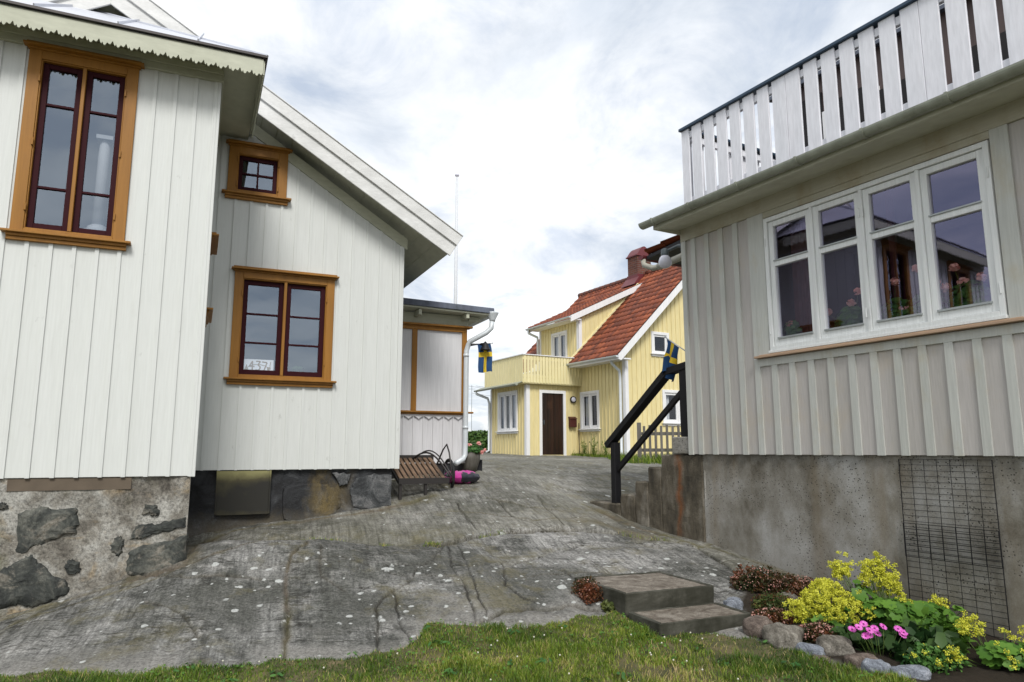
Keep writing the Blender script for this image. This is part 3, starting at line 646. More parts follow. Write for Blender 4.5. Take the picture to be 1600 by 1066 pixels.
# sheet-metal hipped roof
mm = .62; m = MB(Z); tz = EZ + .045
e0 = (EX + .035, EY - .035, tz); top = 2.06
h1 = (e0[0] - top, e0[1] + top, tz + mm * top)
m.poly([(-5, e0[1], tz), e0, h1, (-5, h1[1], h1[2])]); m.poly([e0, (e0[0], 1.7, tz), h1])
m.build('sheet_roof', M['tin'], WH)
m = MB(Z); m.box(-5, e0[0], e0[1] - .006, e0[1] + .02, tz - .022, tz + .004); m.box(e0[0] - .02, e0[0] + .006, e0[1], 1.26, tz - .022, tz + .004); m.build('drip_edge', M['darkmetal'], WH)
m = MB(Z)
for x in (-.22, -.93, -1.62, -2.4, -3.1, -3.9): m.beam((x, e0[1] - .004, tz + .012), (x, e0[1] + 1.95, tz + mm * 1.95 + .012), .012, .028)
m.beam((e0[0], e0[1], tz + .004), (h1[0], h1[1], h1[2] + .004), .03, .016)
m.build('roof_seam', M['tin'], WH)
# --- main gable end: y=1.7
Y2 = 1.7; AX = -1.234; SL = .626
topw = lambda x: 5.20 - SL * abs(x - AX)
wins = [(.435, 1.48, .935, 2.175), (.29, .79, 3.325, 3.82)]
wall(face_y(Y2), -4.95, 2.5, -.228, topw, wins, .19, .032, .015, 'gable_wall', M['white'], WH, start=-4.95 + .11)
m = MB(Z); m.box(2.46, 2.5, Y2 - .02, Y2 + .0, -.235, 2.84); m.box(2.5, 2.522, Y2 - .02, Y2 + 6, -.235, 2.84); m.box(2.5, 2.515, Y2, 8, -.235, 3.0); m.build('side_wall', M['white'], WH, bev=.003)
window(face_y(Y2), WH, *wins[0], M['ochre'], M['maroon'], M['glassL'], 2, (.345, .685), casing=.10, stile=.058, mull=.036)
window(face_y(Y2), WH, *wins[1], M['ochre'], M['maroon'], M['glassL'], 1, (.5,), vbars=1, casing=.115, stile=.05, room_d=.6)
# roof of the main house
YF = Y2 - .45; XE = 3.22; ZA = 5.62
rt = lambda x: 2.938 + .605 * (XE - x)
zap = rt(AX); XL = 2 * AX - XE
m = MB(Z)
for sgn in (1, -1):
    fx = (lambda x: x) if sgn == 1 else (lambda x: 2 * AX - x)
    # upper rake board, proud; lower rake board
    nx, nz = .605 / sqrt(1 + .605 ** 2), 1 / sqrt(1 + .605 ** 2)
    def strip(y0, y1, d0, d1, mt, nm):
        k = MB(Z)
        a = (AX, zap - d0 / nz); b = (XE - nx * d0, 2.938 - nz * d0); c = (XE - nx * d1, 2.938 - nz * d1); d = (AX, zap - d1 / nz)
        if sgn == 1: pts = [a, b, c, d]
        else: pts = [(fx(p[0]), p[1]) for p in (a, b, c, d)]
        k.prism([(p[0], y0, p[1]) for p in pts], (0, y0, 0), (0, y1, 0)); return k.build(nm, mt, WH, bev=.004)
    strip(YF - .03, YF + .03, 0.0, .155, M['trimwhite'], 'rake_board')
    strip(YF, YF + .026, .155, .33, M['trimwhite'], 'rake_board')
    strip(YF - .045, YF + .03, -.014, 0.0, M['trimwhite'], 'rake_cap')
    k = MB(Z)   # roof covering and boarded underside
    a = (fx(AX), zap); b = (fx(XE), 2.938)
    k.poly([(a[0], YF + .03, a[1]), (b[0], YF + .03, b[1]), (b[0], 8, b[1]), (a[0], 8, a[1])]); k.build('roof_covering', M['felt'], WH)
    k = MB(Z); dd = .215
    a = (fx(AX), zap - dd / nz); b = (fx(XE - nx * dd), 2.938 - nz * dd)
    k.poly([(a[0], YF + .026, a[1]), (b[0], YF + .026, b[1]), (b[0], 8, b[1]), (a[0], 8, a[1])])
    for j in range(1, 22):
        t = j / 22; x = a[0] + (b[0] - a[0]) * t; z = a[1] + (b[1] - a[1]) * t
        k.box(x - .004, x + .004, YF + .03, 8, z - .006, z + .001)
    k.build('roof_soffit', M['cream'], WH)
    k = MB(Z); e = fx(XE - .03)
    k.prism([(fx(XE), YF + .03, 2.938), (fx(XE - nx * .2), YF + .03, 2.938 - nz * .2), (fx(XE - nx * .2) - sgn * .02, YF + .03, 2.938 - nz * .2 + .012), (fx(XE) - sgn * .02, YF + .03, 2.95)], (0, 0, 0), (0, 6.5, 0))
    k.build('eave_fascia', M['trimwhite'], WH)
# frieze board following the rake on the wall
k = MB(Z)
for sgn in (1, -1):
    xe = 2.56 if sgn == 1 else 2 * AX - 2.56
    pts = [(AX, topw(AX) + .10), (xe, topw(2.56) + .10), (xe, topw(2.56) - .035), (AX, topw(AX) - .04)]
    k.prism([(p[0], Y2 - .026, p[1]) for p in pts], (0, 0, 0), (0, .0255, 0))
    pts = [(AX, topw(AX) + .12), (xe, topw(2.56) + .12), (xe, topw(2.56) + .02), (AX, topw(AX) + .02)]
    k.prism([(p[0], Y2 - .0285, p[1]) for p in pts], (0, 0, 0), (0, .002, 0))
k.build('rake_frieze', M['cream'], WH, bev=.003)
# attic panel behind the metal roof
# --- foundations
m = MB(Z)
def rough_block(mb, x0, x1, y, z0, z1, ny=.9, seed=0, nx=40, nz=16, amp=.02):
    idx = {}
    for i in range(nx + 1):
        for j in range(nz + 1):
            x = x0 + (x1 - x0) * i / nx; z = z0 + (z1 - z0) * j / nz
            d = amp * float(fbm(np.array(x * 3.1 + seed), np.array(z * 3.1), 4))
            idx[i, j] = mb.P((x, y - d, z))
    for i in range(nx):
        for j in range(nz): mb.face((idx[i, j], idx[i + 1, j], idx[i + 1, j + 1], idx[i, j + 1]))
rough_block(m, -5, -.012, .03, -2.1, -.20, nx=160, nz=60, amp=.03)
m.box(-.05, -.012, .03, 1.7, -2.1, -.2)
FD = m.build('stone_foundation', M['mortar'], WH, smooth=True, recalc=True)
ST = dict(a=[(-1.4,-.54),(-1.3,-.51),(-1.2,-.49),(-1.15,-.52),(-.95,-.52),(-.93,-.66),(-.94,-.74),(-1.0,-.75),(-1.19,-.83),(-1.26,-.85),(-1.34,-.91),(-1.41,-.9),(-1.39,-.79)],
b=[(-1.48,-1.03),(-1.41,-.99),(-1.31,-.92),(-1.26,-.91),(-1.19,-1.0),(-1.06,-1.11),(-.96,-1.19),(-.95,-1.27),(-1.04,-1.32),(-1.17,-1.36),(-1.24,-1.37),(-1.3,-1.34),(-1.41,-1.36),(-1.7,-1.35),(-1.75,-1.09)],
c=[(-.61,-.8),(-.57,-.79),(-.54,-.83),(-.55,-.94),(-.58,-.97),(-.63,-.93),(-.65,-.87)],d=[(-.98,-.99),(-.94,-.97),(-.89,-1.0),(-.87,-1.07),(-.92,-1.12),(-.97,-1.09),(-1.0,-1.04)],
e=[(-.49,-.93),(-.37,-.87),(-.2,-.85),(-.015,-.8),(-.012,-1.09),(-.09,-1.13),(-.2,-1.16),(-.29,-1.18),(-.5,-1.14),(-.52,-1.02)],
f=[(-.46,-.71),(-.38,-.68),(-.27,-.69),(-.18,-.66),(-.02,-.63),(-.015,-.72),(-.16,-.76),(-.32,-.78),(-.4,-.82),(-.49,-.81)],
g=[(-.39,-.5),(-.29,-.51),(-.26,-.6),(-.32,-.61),(-.37,-.57),(-.41,-.6)],h=[(-1.61,-.45),(-1.51,-.45),(-1.48,-.47),(-1.48,-.5),(-1.52,-.52),(-1.65,-.52)],
i=[(-2.5,-.6),(-2.1,-.55),(-1.75,-.62),(-1.7,-.9),(-2.0,-1.0),(-2.45,-.95)],j=[(-3.4,-.8),(-2.8,-.7),(-2.6,-1.1),(-2.9,-1.4),(-3.5,-1.3)])
def subdiv_outline(p, n=6, jit=.012):
    q = []
    for (a, b), (c, d) in zip(p, p[1:] + p[:1]):
        for k in range(n):
            t = k / n; q.append((a + (c - a) * t + random.uniform(-jit, jit), b + (d - b) * t + random.uniform(-jit, jit)))
    return q
for k, p in ST.items():
    q = subdiv_outline(p, 5, .011); cx = sum(a for a, b in q) / len(q); cz = sum(b for a, b in q) / len(q)
    mb = MB(Z); rings = []
    for r, dep in ((1.04, .045), (1.0, .022), (.97, .012), (.9, .002), (.75, -.006), (.5, -.010), (.25, -.010)):
        rings.append([mb.P((cx + (a - cx) * r, .03 + dep - .022 + .012 * float(fbm(np.array(a * 6 * r + 3), np.array(b * 6 * r), 3)), cz + (b - cz) * r)) for a, b in q])
    n = len(q)
    for A, B in zip(rings, rings[1:]):
        for t in range(n): mb.face((A[t], A[(t + 1) % n], B[(t + 1) % n], B[t]))
    mb.face(rings[-1]); mb.build('foundation_stone', M['stone'], FD, smooth=False)
m = MB(Z); m.box(-1.5, -.52, .012, .03, -.355, -.245); m.build('mortar_patch', plain('brown_render_patch', (.16, .125, .09), .9, var=.3, sc=4), FD)
m = MB(Z); rough_block(m, -.012, 2.44, Y2 + .05, -1.7, -.22, nx=90, nz=50, amp=.03, seed=8); m.box(2.40, 2.44, Y2 + .06, 8, -1.7, -.2)
F2 = m.build('tarred_foundation', M['tarred'], WH, smooth=True)
for nm, p, mt in (('foundation_stone', [(1.05,-.46),(1.25,-.40),(1.6,-.42),(1.72,-.5),(1.78,-.66),(1.68,-.86),(1.3,-.9),(1.08,-.84)], 'tarred'), ('foundation_stone', [(1.66,-.28),(1.88,-.29),(1.85,-.42),(1.76,-.45)], 'greyslab'),
                  ('foundation_stone', [(1.97,-.36),(2.2,-.3),(2.43,-.31),(2.43,-.72),(2.15,-.76),(1.93,-.70),(1.90,-.5)], 'greyslab'), ):
    q = subdiv_outline(p, 5, .012); cx = sum(a for a, b in q) / len(q); cz = sum(b for a, b in q) / len(q); mb = MB(Z); rings = []
    th = .008 if nm == 'plaster_patch' else .02
    for r, dep in ((1.02, .02), (1.0, -th * .6), (.9, -th), (.5, -th - .004)):
        rings.append([mb.P((cx + (a - cx) * r, Y2 + .05 + dep - .012 + .006 * float(fbm(np.array(a * 6 * r + 3), np.array(b * 6 * r), 3)), cz + (b - cz) * r)) for a, b in q])
    n = len(q)
    for A, B in zip(rings, rings[1:]):
        for t in range(n): mb.face((A[t], A[(t + 1) % n], B[(t + 1) % n], B[t]))
    mb.face(rings[-1]); mb.build(nm, M[mt], F2)
m = MB(Z); m.box(.29, .88, Y2 - .005, Y2 + .02, -.745, -.24); m.box(.27, .29, Y2 - .012, Y2 + .03, -.76, -.236); m.box(.88, .90, Y2 - .012, Y2 + .03, -.76, -.236); m.box(.29, .88, Y2 - .012, Y2 + .03, -.765, -.745)
for x in (.31, .86):
    for z in (-.27, -.5, -.72): m.lathe([(.008, 0), (.006, .004)], (x, Y2 - .0, z), 6)
m.build('foundation_hatch', M['hatch'], WH, bev=.003)

# --- glazed porch on the side: front wall y=3.14, x 2.515..4.0
PY0, PX = 3.14, 4.0
pan = lambda: MB(face_y(PY0))
wall(face_y(PY0), 2.516, PX, -.19, .56, [], .165, .018, .022, 'porch_wall', M['porchw'], WH, start=2.623)
m = pan()   # arched heads over each board
x = 2.54
while x < PX - .03:
    r = .0825; seg = 8; pts = [(x, 0, .575)] + [(x + 2 * r * k / seg, 0, .50 + .045 * sin(pi * k / seg)) for k in range(seg + 1)] + [(x + 2 * r, 0, .575)]
    m.prism([(min(a, PX), b, c) for a, b, c in pts], (0, 0, 0), (0, .03, 0)); x += 2 * r
m.build('arched_trim', M['porchw'], WH)
m = pan(); m.box(2.516, PX + .02, 0, .05, .575, .615); m.box(2.516, PX + .10, 0, .09, .60, .628); m.build('porch_sill', M['ochre'], WH, bev=.004)
m = pan()
for a, b in ((3.07, 3.155), (PX - .085, PX)): m.box(a, b, -.02, .03, .63, 1.93)
m.box(2.516, PX, -.02, .032, 1.93, 2.0); m.box(2.516, PX + .08, 0, .085, 2.0, 2.03); m.box(2.516, PX + .04, 0, .05, 1.985, 1.999)
m.build('porch_frame', M['ochre'], WH, bev=.004)
m = pan(); m.box(2.516, 3.07, -.02, -.006, .63, 1.93); m.box(3.155, PX - .085, -.02, -.006, .63, 1.93)
for a, b in ((2.516, 3.07), (3.155, PX - .085)):
    m.box(a, b, -.006, .002, .63, .645); m.box(a, b, -.006, .002, 1.915, 1.93); m.box(b - .015, b, -.006, .0025, .645, 1.915); m.box(a, a + .015, -.006, .0025, .645, 1.915)
m.build('porch_blind_panel', painted('white_porch_panel', (.66, .66, .67), (.60, .60, .61), bmp=.1), WH)
m = MB(Z); m.box(PX - .02, PX, PY0, 6.2, -.19, 2.0); m.build('porch_side_wall', M['white'], WH)
m = MB(Z); m.box(2.53, PX, PY0 - .0, PY0 + .02, 2.03, 2.21); m.box(PX - .0, PX + .015, PY0, 6.2, 2.0, 2.21); m.build('porch_frieze', M['cream'], WH)
m = MB(Z); m.hexa([(2.53, PY0 - .28, 2.245), (PX + .33, PY0 - .28, 2.205), (PX + .33, 6.4, 2.205), (2.53, 6.4, 2.245), (2.53, PY0 - .28, 2.27), (PX + .33, PY0 - .28, 2.23), (PX + .33, 6.4, 2.23), (2.53, 6.4, 2.27)])
m.build('porch_soffit', M['cream'], WH)
m = MB(Z); m.hexa([(2.53, PY0 - .31, 2.272), (PX + .37, PY0 - .31, 2.232), (PX + .37, 6.4, 2.232), (2.53, 6.4, 2.272), (2.53, PY0 - .30, 2.375), (PX + .37, PY0 - .30, 2.325), (PX + .37, 6.4, 2.325), (2.53, 6.4, 2.375)])
m.build('porch_roof', M['felt'], WH, bev=.006)
pieces('rafter_end', Z, [(x, x + .05, PY0 - .26, PY0 - .001, 2.13, 2.22) for x in (3.10, 3.9)] + [(PX + .02, PX + .22, PY0 - .05, PY0 + .0, 2.12, 2.2)], M['cream'], WH, .004)
m = MB(Z); m.gutter((PX + .36, PY0 - .25, 2.25), (PX + .36, 6.4, 2.22), .06); m.build('porch_gutter', M['pipe'], WH)
m = MB(Z); dx, dy = PX + .34, PY0 - .24
m.lathe([(.045, -.13), (.05, -.10), (.10, .0), (.105, .02), (.085, .02), (.05, -.08)], (dx + .02, dy, 2.24), 14)
m.tube([(dx + .02, dy, 2.14), (dx + .0, dy, 2.0), (dx - .08, dy + .02, 1.92), (dx - .33, dy + .12, 1.77), (PX + .0, PY0 - .085, 1.72), (PX - .03, PY0 - .08, 1.62), (PX - .035, PY0 - .08, .15), (PX - .035, PY0 - .08, -.06), (PX - .08, PY0 - .10, -.13), (PX - .24, PY0 - .22, -.19)], .042, 14)
for z in (1.52, .35): m.tube([(PX - .034, PY0 - .08, z), (PX - .034, PY0 - .08, z + .05)], .047, 14)
m.build('downspout', M['pipe'], WH, smooth=True)
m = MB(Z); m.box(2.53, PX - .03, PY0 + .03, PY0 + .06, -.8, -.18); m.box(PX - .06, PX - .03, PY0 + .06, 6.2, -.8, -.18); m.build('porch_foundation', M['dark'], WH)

# ================================================================== THE GREY-WHITE HOUSE WITH THE ROOF TERRACE (right)
RP = (2.15, 8.6); RA = radians(-60.6)
RH = empty('terrace_house', (RP[0], RP[1], 0), RA, 'greyish board house on a concrete base with a slatted white roof terrace', 'house')
fy = face_y
wx0, wx1, wz0, wz1 = 1.30, 3.605, 1.06, 2.52
def nails(m):
    for k in range(36):
        x = .201 + .2255 * k
        if x < 8:
            for z in (.03, .48, .86): m.box(x - .004, x + .004, 0.0175, .0192, z, z + .008)
wall(fy(0), 0, 8.5, -.035, .985, [], .2255, .072, .018, 'lower_board_wall', [M['taupe'], M['taupe2']], RH, start=.201, extra=nails)
wall(fy(0), 0, wx0 - .16, .985, 2.60, [], .2255, .072, .018, 'side_board_wall', [M['taupe'], M['taupe2']], RH, start=.201)
wall(fy(0), wx0 - .16, 8.5, .985, 2.60, [(wx0, wx1, wz0, wz1)], 9, .085, .022, 'upper_board_wall', M['taupe'], RH, start=8.4)
pieces('corner_board', fy(0), [(0, .075, 0, .026, -.045, 2.6)], M['taupe2'], RH, .003)
pieces('wall_batten', fy(0), [(3.98, 4.07, 0, .022, .92, 2.6), (4.21, 4.29, 0, .022, .92, 2.6)] + [(4.21 + .2255 * k, 4.282 + .2255 * k, 0, .018, .988, 2.598) for k in range(1, 19)], M['taupe2'], RH, .003)
pieces('casing_board', fy(0), [(wx0 - .16, wx0 - .012, 0, .024, 1.02, 2.6), (wx1 + .012, wx1 + .15, 0, .024, 1.02, 2.6)], M['taupe2'], RH, .003)
pieces('apron_board', fy(0), [(wx0 - .16, 8.5, 0, .021, .905, .985)], M['taupe2'], RH, .003)
pieces('frieze_board', fy(0), [(-.0, 8.5, 0, .030, 2.60, 2.77), (wx0 - .012, wx1 + .012, 0, .0225, wz1 + .012, 2.6)], M['taupe3'], RH, .003)
m = MB(fy(0)); m.box(wx0 - .19, wx1 + .17, 0, .075, .992, 1.016); m.box(wx0 - .14, wx1 + .12, 0, .055, 1.016, 1.026); m.build('window_ledge', M['raww'], RH, bev=.003)
m = MB(Z); m.box(0, .02, .0, 6, -.035, 2.77); m.build('side_wall', M['taupe'], RH)
# big four-light window
WF = MB(fy(0)); fo = .045
WF.box(wx0, wx0 + fo, -.07, .034, wz0, wz1); WF.box(wx1 - fo, wx1, -.07, .034, wz0, wz1)
WF.box(wx0 + fo, wx1 - fo, -.07, .034, wz1 - fo, wz1); WF.box(wx0 + fo, wx1 - fo, -.07, .040, wz0, wz0 + .04)
WF.box(wx0 - .01, wx1 + .01, .0, .05, wz0 - .03, wz0 - .001)
cw = (wx1 - wx0 - 2 * fo) / 4
for k in (1, 2, 3): x = wx0 + fo + k * cw; WF.box(x - .017, x + .017, -.07, .030, wz0 + .04, wz1 - fo)
win = WF.build('window', M['framewhite'], RH, bev=.003)
for k in range(4):
    l = wx0 + fo + k * cw + (.018 if k else .004); r = wx0 + fo + (k + 1) * cw - (.018 if k < 3 else .004); s = MB(fy(0))
    a, b = -.045, .012; st = .058; z0, z1 = wz0 + .045, wz1 - fo - .005; zt = 1.995
    s.box(l, l + st, a, b, z0, z1); s.box(r - st, r, a, b, z0, z1); s.box(l + st, r - st, a, b - .002, z0, z0 + .07); s.box(l + st, r - st, a, b - .002, z1 - st, z1)
    s.box(l + st, r - st, a, b - .003, zt - .028, zt + .028)
    S = s.build('casement', M['framewhite'], win, bev=.003)
    pieces('drip_strip', fy(0), [(l + st - .01, r - st + .01, b - .004, b + .012, zt + .026, zt + .042), (l + st - .01, r - st + .01, b - .004, b + .014, z0 + .068, z0 + .088)], M['alu'], win, .002)
    s = MB(fy(0))
    for q0, q1 in ((z0 + .06, zt - .02), (zt + .02, z1 - st + .01)): s = MB(fy(0)); s.poly([(l + st - .01, -.022, q0), (r - st + .01, -.022, q0), (r - st + .01, -.022, q1), (l + st - .01, -.022, q1)]); s.build('pane', M['glassR'], win)
for x in (wx0 + .018, wx0 + fo + 2 * cw - .02, wx0 + fo + 2 * cw + .02, wx1 - .02):
    for z in (1.28, 2.25): s = MB(fy(0)); s.tube([(x, .038, z - .045), (x, .038, z + .045)], .007, 6); s.build('hinge', M['framewhite'], win)
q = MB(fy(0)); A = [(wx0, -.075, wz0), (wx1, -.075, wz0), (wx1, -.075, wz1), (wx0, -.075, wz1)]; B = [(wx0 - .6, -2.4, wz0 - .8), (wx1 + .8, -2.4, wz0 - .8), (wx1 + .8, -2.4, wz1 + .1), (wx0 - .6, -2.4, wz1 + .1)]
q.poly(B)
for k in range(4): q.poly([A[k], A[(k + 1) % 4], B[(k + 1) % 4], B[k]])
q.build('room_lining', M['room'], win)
q = MB(fy(0)); q.box(wx0 + .02, wx1 - .02, -.34, -.08, wz0 + .0, wz0 + .03); q.build('inner_sill', M['framewhite'], win)
for (l, r) in ((1.30, 1.56), (2.44, 2.50)):
    k = MB(fy(0)); pts = []
    for i in range(31):
        x = l + (r - l) * i / 30; o = -.42 + .025 * sin(i * 1.3) + .012 * sin(i * .5); pts.append((k.P((x, o, wz0)), k.P((x, o, wz1))))
    for p, q_ in zip(pts, pts[1:]): k.face((p[0], q_[0], q_[1], p[1]))
    k.build('curtain', M['redcurtain'], win, smooth=True, recalc=False)
# soffit, gutter, terrace
EL = .0
m = MB(Z); m.hexa([(EL, -.44, 2.70), (8.5, -.44, 2.70), (8.5, 0, 2.765), (EL, 0, 2.765), (EL, -.44, 2.715), (8.5, -.44, 2.715), (8.5, 0, 2.78), (EL, 0, 2.78)])
m.build('eave_soffit', M['soffitr'], RH)
m = MB(Z); m.box(EL, 8.5, -.455, -.441, 2.702, 2.79); m.box(EL - .014, EL, -.455, 1.8, 2.70, 2.80); m.build('eave_fascia', M['soffitr'], RH)
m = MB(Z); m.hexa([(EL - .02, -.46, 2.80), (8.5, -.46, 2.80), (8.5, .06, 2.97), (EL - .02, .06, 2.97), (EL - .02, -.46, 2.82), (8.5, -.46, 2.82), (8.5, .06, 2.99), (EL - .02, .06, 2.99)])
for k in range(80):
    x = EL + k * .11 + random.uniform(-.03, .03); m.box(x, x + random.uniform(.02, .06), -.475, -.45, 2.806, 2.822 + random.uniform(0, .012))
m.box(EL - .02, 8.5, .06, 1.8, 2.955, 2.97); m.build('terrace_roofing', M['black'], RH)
m = MB(Z); m.gutter((EL - .14, -.52, 2.795), (8.5, -.52, 2.775), .066, 12)
m.build('gutter', M['gutter'], RH)
m = MB(Z)
for x in (.096, .72, 1.44, 2.184, 2.878, 3.605, 4.33, 5.05):
    zc = 2.793 - .02 * x / 8.8
    for k in range(12):
        t0, t1 = pi + pi * k / 12, pi + pi * (k + 1) / 12
        P = lambda t, r, xx: (xx, -.52 + cos(t) * r, zc + sin(t) * r)
        m.hexa([P(t0, .066, x - .014), P(t0, .066, x + .014), P(t1, .066, x + .014), P(t1, .066, x - .014), P(t0, .073, x - .014), P(t0, .073, x + .014), P(t1, .073, x + .014), P(t1, .073, x - .014)])
    m.box(x - .012, x + .012, -.59, -.45, zc + .0, zc + .008)
m.build('gutter_bracket', M['gutter'], RH)
# slatted railing
def railing(fn, L, name, gaps, zb=3.035, zt=4.03, gw=.054):
    m = MB(fn); e = [0.0]
    for g in gaps: e += [g - gw / 2, g + gw / 2]
    e.append(L)
    for k in range(0, len(e), 2):
        a, b = e[k], e[k + 1]
        n = 2 if b - a > .22 else 1
        for j in range(n):
            aa = a + (b - a) * j / n + (.002 if j else 0); bb = a + (b - a) * (j + 1) / n - (.002 if j < n - 1 else 0)
            dz = random.uniform(-.006, .006); m.box(aa, bb, 0, .022, zb + dz, zt)
    m.box(.01, L - .01, -.05, -.001, zb + .03, zb + .10); m.box(.01, L - .01, -.05, -.001, zt - .115, zt - .03)
    x = .25
    o = m.build(name, M['railwhite'], RH, bev=.003)
    return o
g = [.259 + .207 * k - .105 for k in range(7)] + [1.914 + .211 * k - .105 for k in range(6)] + [3.365 + .22 * k - .105 for k in range(12)]
sh = lambda f, d: (lambda a, o, z: f(a + d, o, z))
railing(sh(face_y(-.02), .105), 6.2, 'terrace_railing', g)
railing(sh(face_mx(.107), .0), 1.80, 'terrace_railing', [.16 + .207 * k for k in range(8)])
m = MB(Z); m.box(.085, 6.35, -.075, .06, 4.032, 4.068); m.box(.085, .20, .06, 1.82, 4.032, 4.068); m.build('railing_cap', M['bluecap'], RH, bev=.004)
pieces('railing_post', Z, [(x, x + .09, .04, .13, 2.97, 4.03) for x in (1.56, 3.02, 4.5)], M['railwhite'], RH)
# set-back upper storey
UY = 1.85
m = MB(Z); m.box(.05, 7, UY, UY + 4, 2.97, 5.05); m.build('upper_storey_wall', painted('brownish_upper_wall', (.11, .078, .072), (.07, .05, .047)), RH)
pieces('upper_window', Z, [(a, b, UY - .02, UY - .001, 3.0, zt_) for a, b, zt_ in ((.10, .80, 4.75), (.86, 1.54, 4.55), (1.60, 2.22, 4.40), (2.6, 3.3, 4.4))], M['dark'], RH)
pieces('upper_window_frame', Z, [(a, a + .06, UY - .03, UY - .0005, 3.0, 4.46) for a in (.80, 1.54, 2.22, 3.32)], M['ywhite'], RH)
for p, q_ in (((.3, UY - .25, 3.0), (.75, UY - .1, 3.9)), ((1.1, UY - .3, 3.0), (1.6, UY - .1, 3.8)), ((1.9, UY - .3, 3.5), (2.5, UY - .3, 3.5))): m = MB(Z); m.beam(p, q_, .02, .02); m.build('terrace_pole', M['ywhite'], RH)
m = MB(Z); m.hexa([(-.02, UY - .12, 4.95), (7, UY - .12, 4.95), (7, UY + 4, 5.9), (-.02, UY + 4, 5.9), (-.02, UY - .12, 5.0), (7, UY - .12, 5.0), (7, UY + 4, 5.95), (-.02, UY + 4, 5.95)])
m.build('upper_roof', M['felt'], RH)
m = MB(Z); m.box(.12, .24, UY + .1, UY + .3, 4.9, 5.27); m.box(.08, .28, UY + .06, UY + .34, 5.27, 5.31); m.build('roof_vent', M['darkmetal'], RH)
# concrete base
m = MB(Z)
rough_block(m, .17, 8.5, .035, -2.2, -.03, nx=150, nz=40, amp=.006, seed=3); m.box(.17, .2, .036, 6, -2.2, -.03)
m.build('concrete_foundation', M['concrete'], RH, smooth=True)
# tiled canopy over the side door, with its gutter and pipe
def tile_roof(name, fn, L, S, mat, parent, tw=.19, th=.29, amp=.034, cut=None):
    """fn(u along eave, s up slope, h out of the roof) -> local point"""
    nu = max(6, int(L / tw * 6)); rows = int(math.ceil(S / th)); co = []; fa = []; ti = []; b = 0
    prof = lambda u: amp * (abs(cos(pi * u / tw)) ** .7 * 1.5 - .5)
    for r in range(rows):
        s0 = r * th; s1 = min(S, s0 + th + .03)
        if s1 - s0 < .05: break
        tc = [random.random() for _ in range(int(L / tw) + 2)]
        for k in range(nu + 1):
            u = L * k / nu; h = prof(u); t = tc[int(u / tw + .5)] if int(u / tw + .5) < len(tc) else .5; jit = .006 * t
            for (s, e) in ((s0, .0), (s0, .030 + jit), (s1, .004)): co.append(fn(u, s, h + e)); ti.append(t)
        for k in range(nu):
            uc = L * (k + .5) / nu
            if cut and cut(uc, (s0 + s1) / 2): continue
            q = b + 3 * k
            fa += [(q, q + 3, q + 4, q + 1), (q + 1, q + 4, q + 5, q + 2)]
        b = len(co)
    return raw_mesh(name, np.array(co), np.array(fa), mat, False, ti, parent)
CY = .70
ux, uz = cos(.12), sin(.12)
CN = MB(Z); x0 = -1.50; z0 = 2.905; x1 = .0; z1 = z0 + .12
CN.hexa([(x0, CY, z0 - .06), (x1, CY, z1 - .06), (x1, CY + 1.3, z1 - .06), (x0, CY + 1.3, z0 - .06), (x0, CY, z0 - .01), (x1, CY, z1 - .01), (x1, CY + 1.3, z1 - .01), (x0, CY + 1.3, z0 - .01)])
cn = CN.build('door_canopy', M['black'], RH)
tile_roof('canopy_tiles', lambda u, s, h: (x0 - .03 + s * cos(.08), CY - .02 + u, z0 + .03 + s * sin(.08) + h + ZE), 1.3, 1.52, M['tile'], cn, th=.36)
m = MB(Z); gxx = x0 - .08; m.gutter((gxx, CY - .05, z0 + .0), (gxx, CY + 1.3, z0 - .01), .06)
m.build('canopy_gutter', M['maroonsheet'], cn)
m = MB(Z); m.tube([(gxx, CY, z0 - .05), (gxx + .02, CY, z0 - .14), (gxx + .22, CY, z0 - .23), (gxx + .36, CY, z0 - .235)], .042, 12)
m.tube([(gxx + .34, CY, z0 - .235), (-.02, CY, z0 - .15)], .050, 12); m.build('canopy_pipe', M['pvc'], cn, smooth=True)

# --- concrete stair along the facade line, rising to the side door
SE = empty('concrete_stair', (RP[0], RP[1], 0), RA, 'stained concrete steps with a rust streak, rising to the side of the grey house', 'stair')
m = MB(Z)
lv = [(-2.12, -1.395, -.712), (-1.395, -1.087, -.578), (-1.087, -.818, -.395), (-.818, -.562, -.206), (-.562, .17, -.042)]
for i, (a, b, z) in enumerate(lv):
    for q0 in range(1):
        m.box(a, b + .002 * (i < 4), .012 + .002 * i, 1.15, -2.0, z)
roughen(m.build('flight', M['stair'], SE, bev=.018), .03, .14, 5)
m = MB(Z); m.box(-.32, -.004, -.0, 1.1, -.038, .175); roughen(m.build('landing', M['concrete'], SE, bev=.015), .02, .1)
HR = empty('stair_handrail', (RP[0], RP[1], 0), RA, 'black timber handrail standing on the concrete stair', 'handrail')
m = MB(Z); m.box(-1.615, -1.515, .03, .13, -.712, .12); m.build('post', M['black'], HR, bev=.005)
m = MB(Z); m.box(-.185, -.055, .03, .14, .175, 1.02); m.build('post', M['black'], HR, bev=.005)
m = MB(Z); m.beam((-1.72, .08, .075), (-.43, .08, 1.005), .13, .085); m.beam((-.47, .08, 1.0), (-.0, .08, 1.06), .13, .085); m.build('top_rail', M['black'], HR, bev=.005)
m = MB(Z); m.beam((-1.53, .08, -.26), (-.16, .08, .75), .05, .07); m.beam((-.06, .08, .83), (.0, .08, .835), .05, .06); m.beam((-.06, .08, .58), (.0, .08, .585), .05, .06); m.build('lower_rail', M['black'], HR, bev=.004)
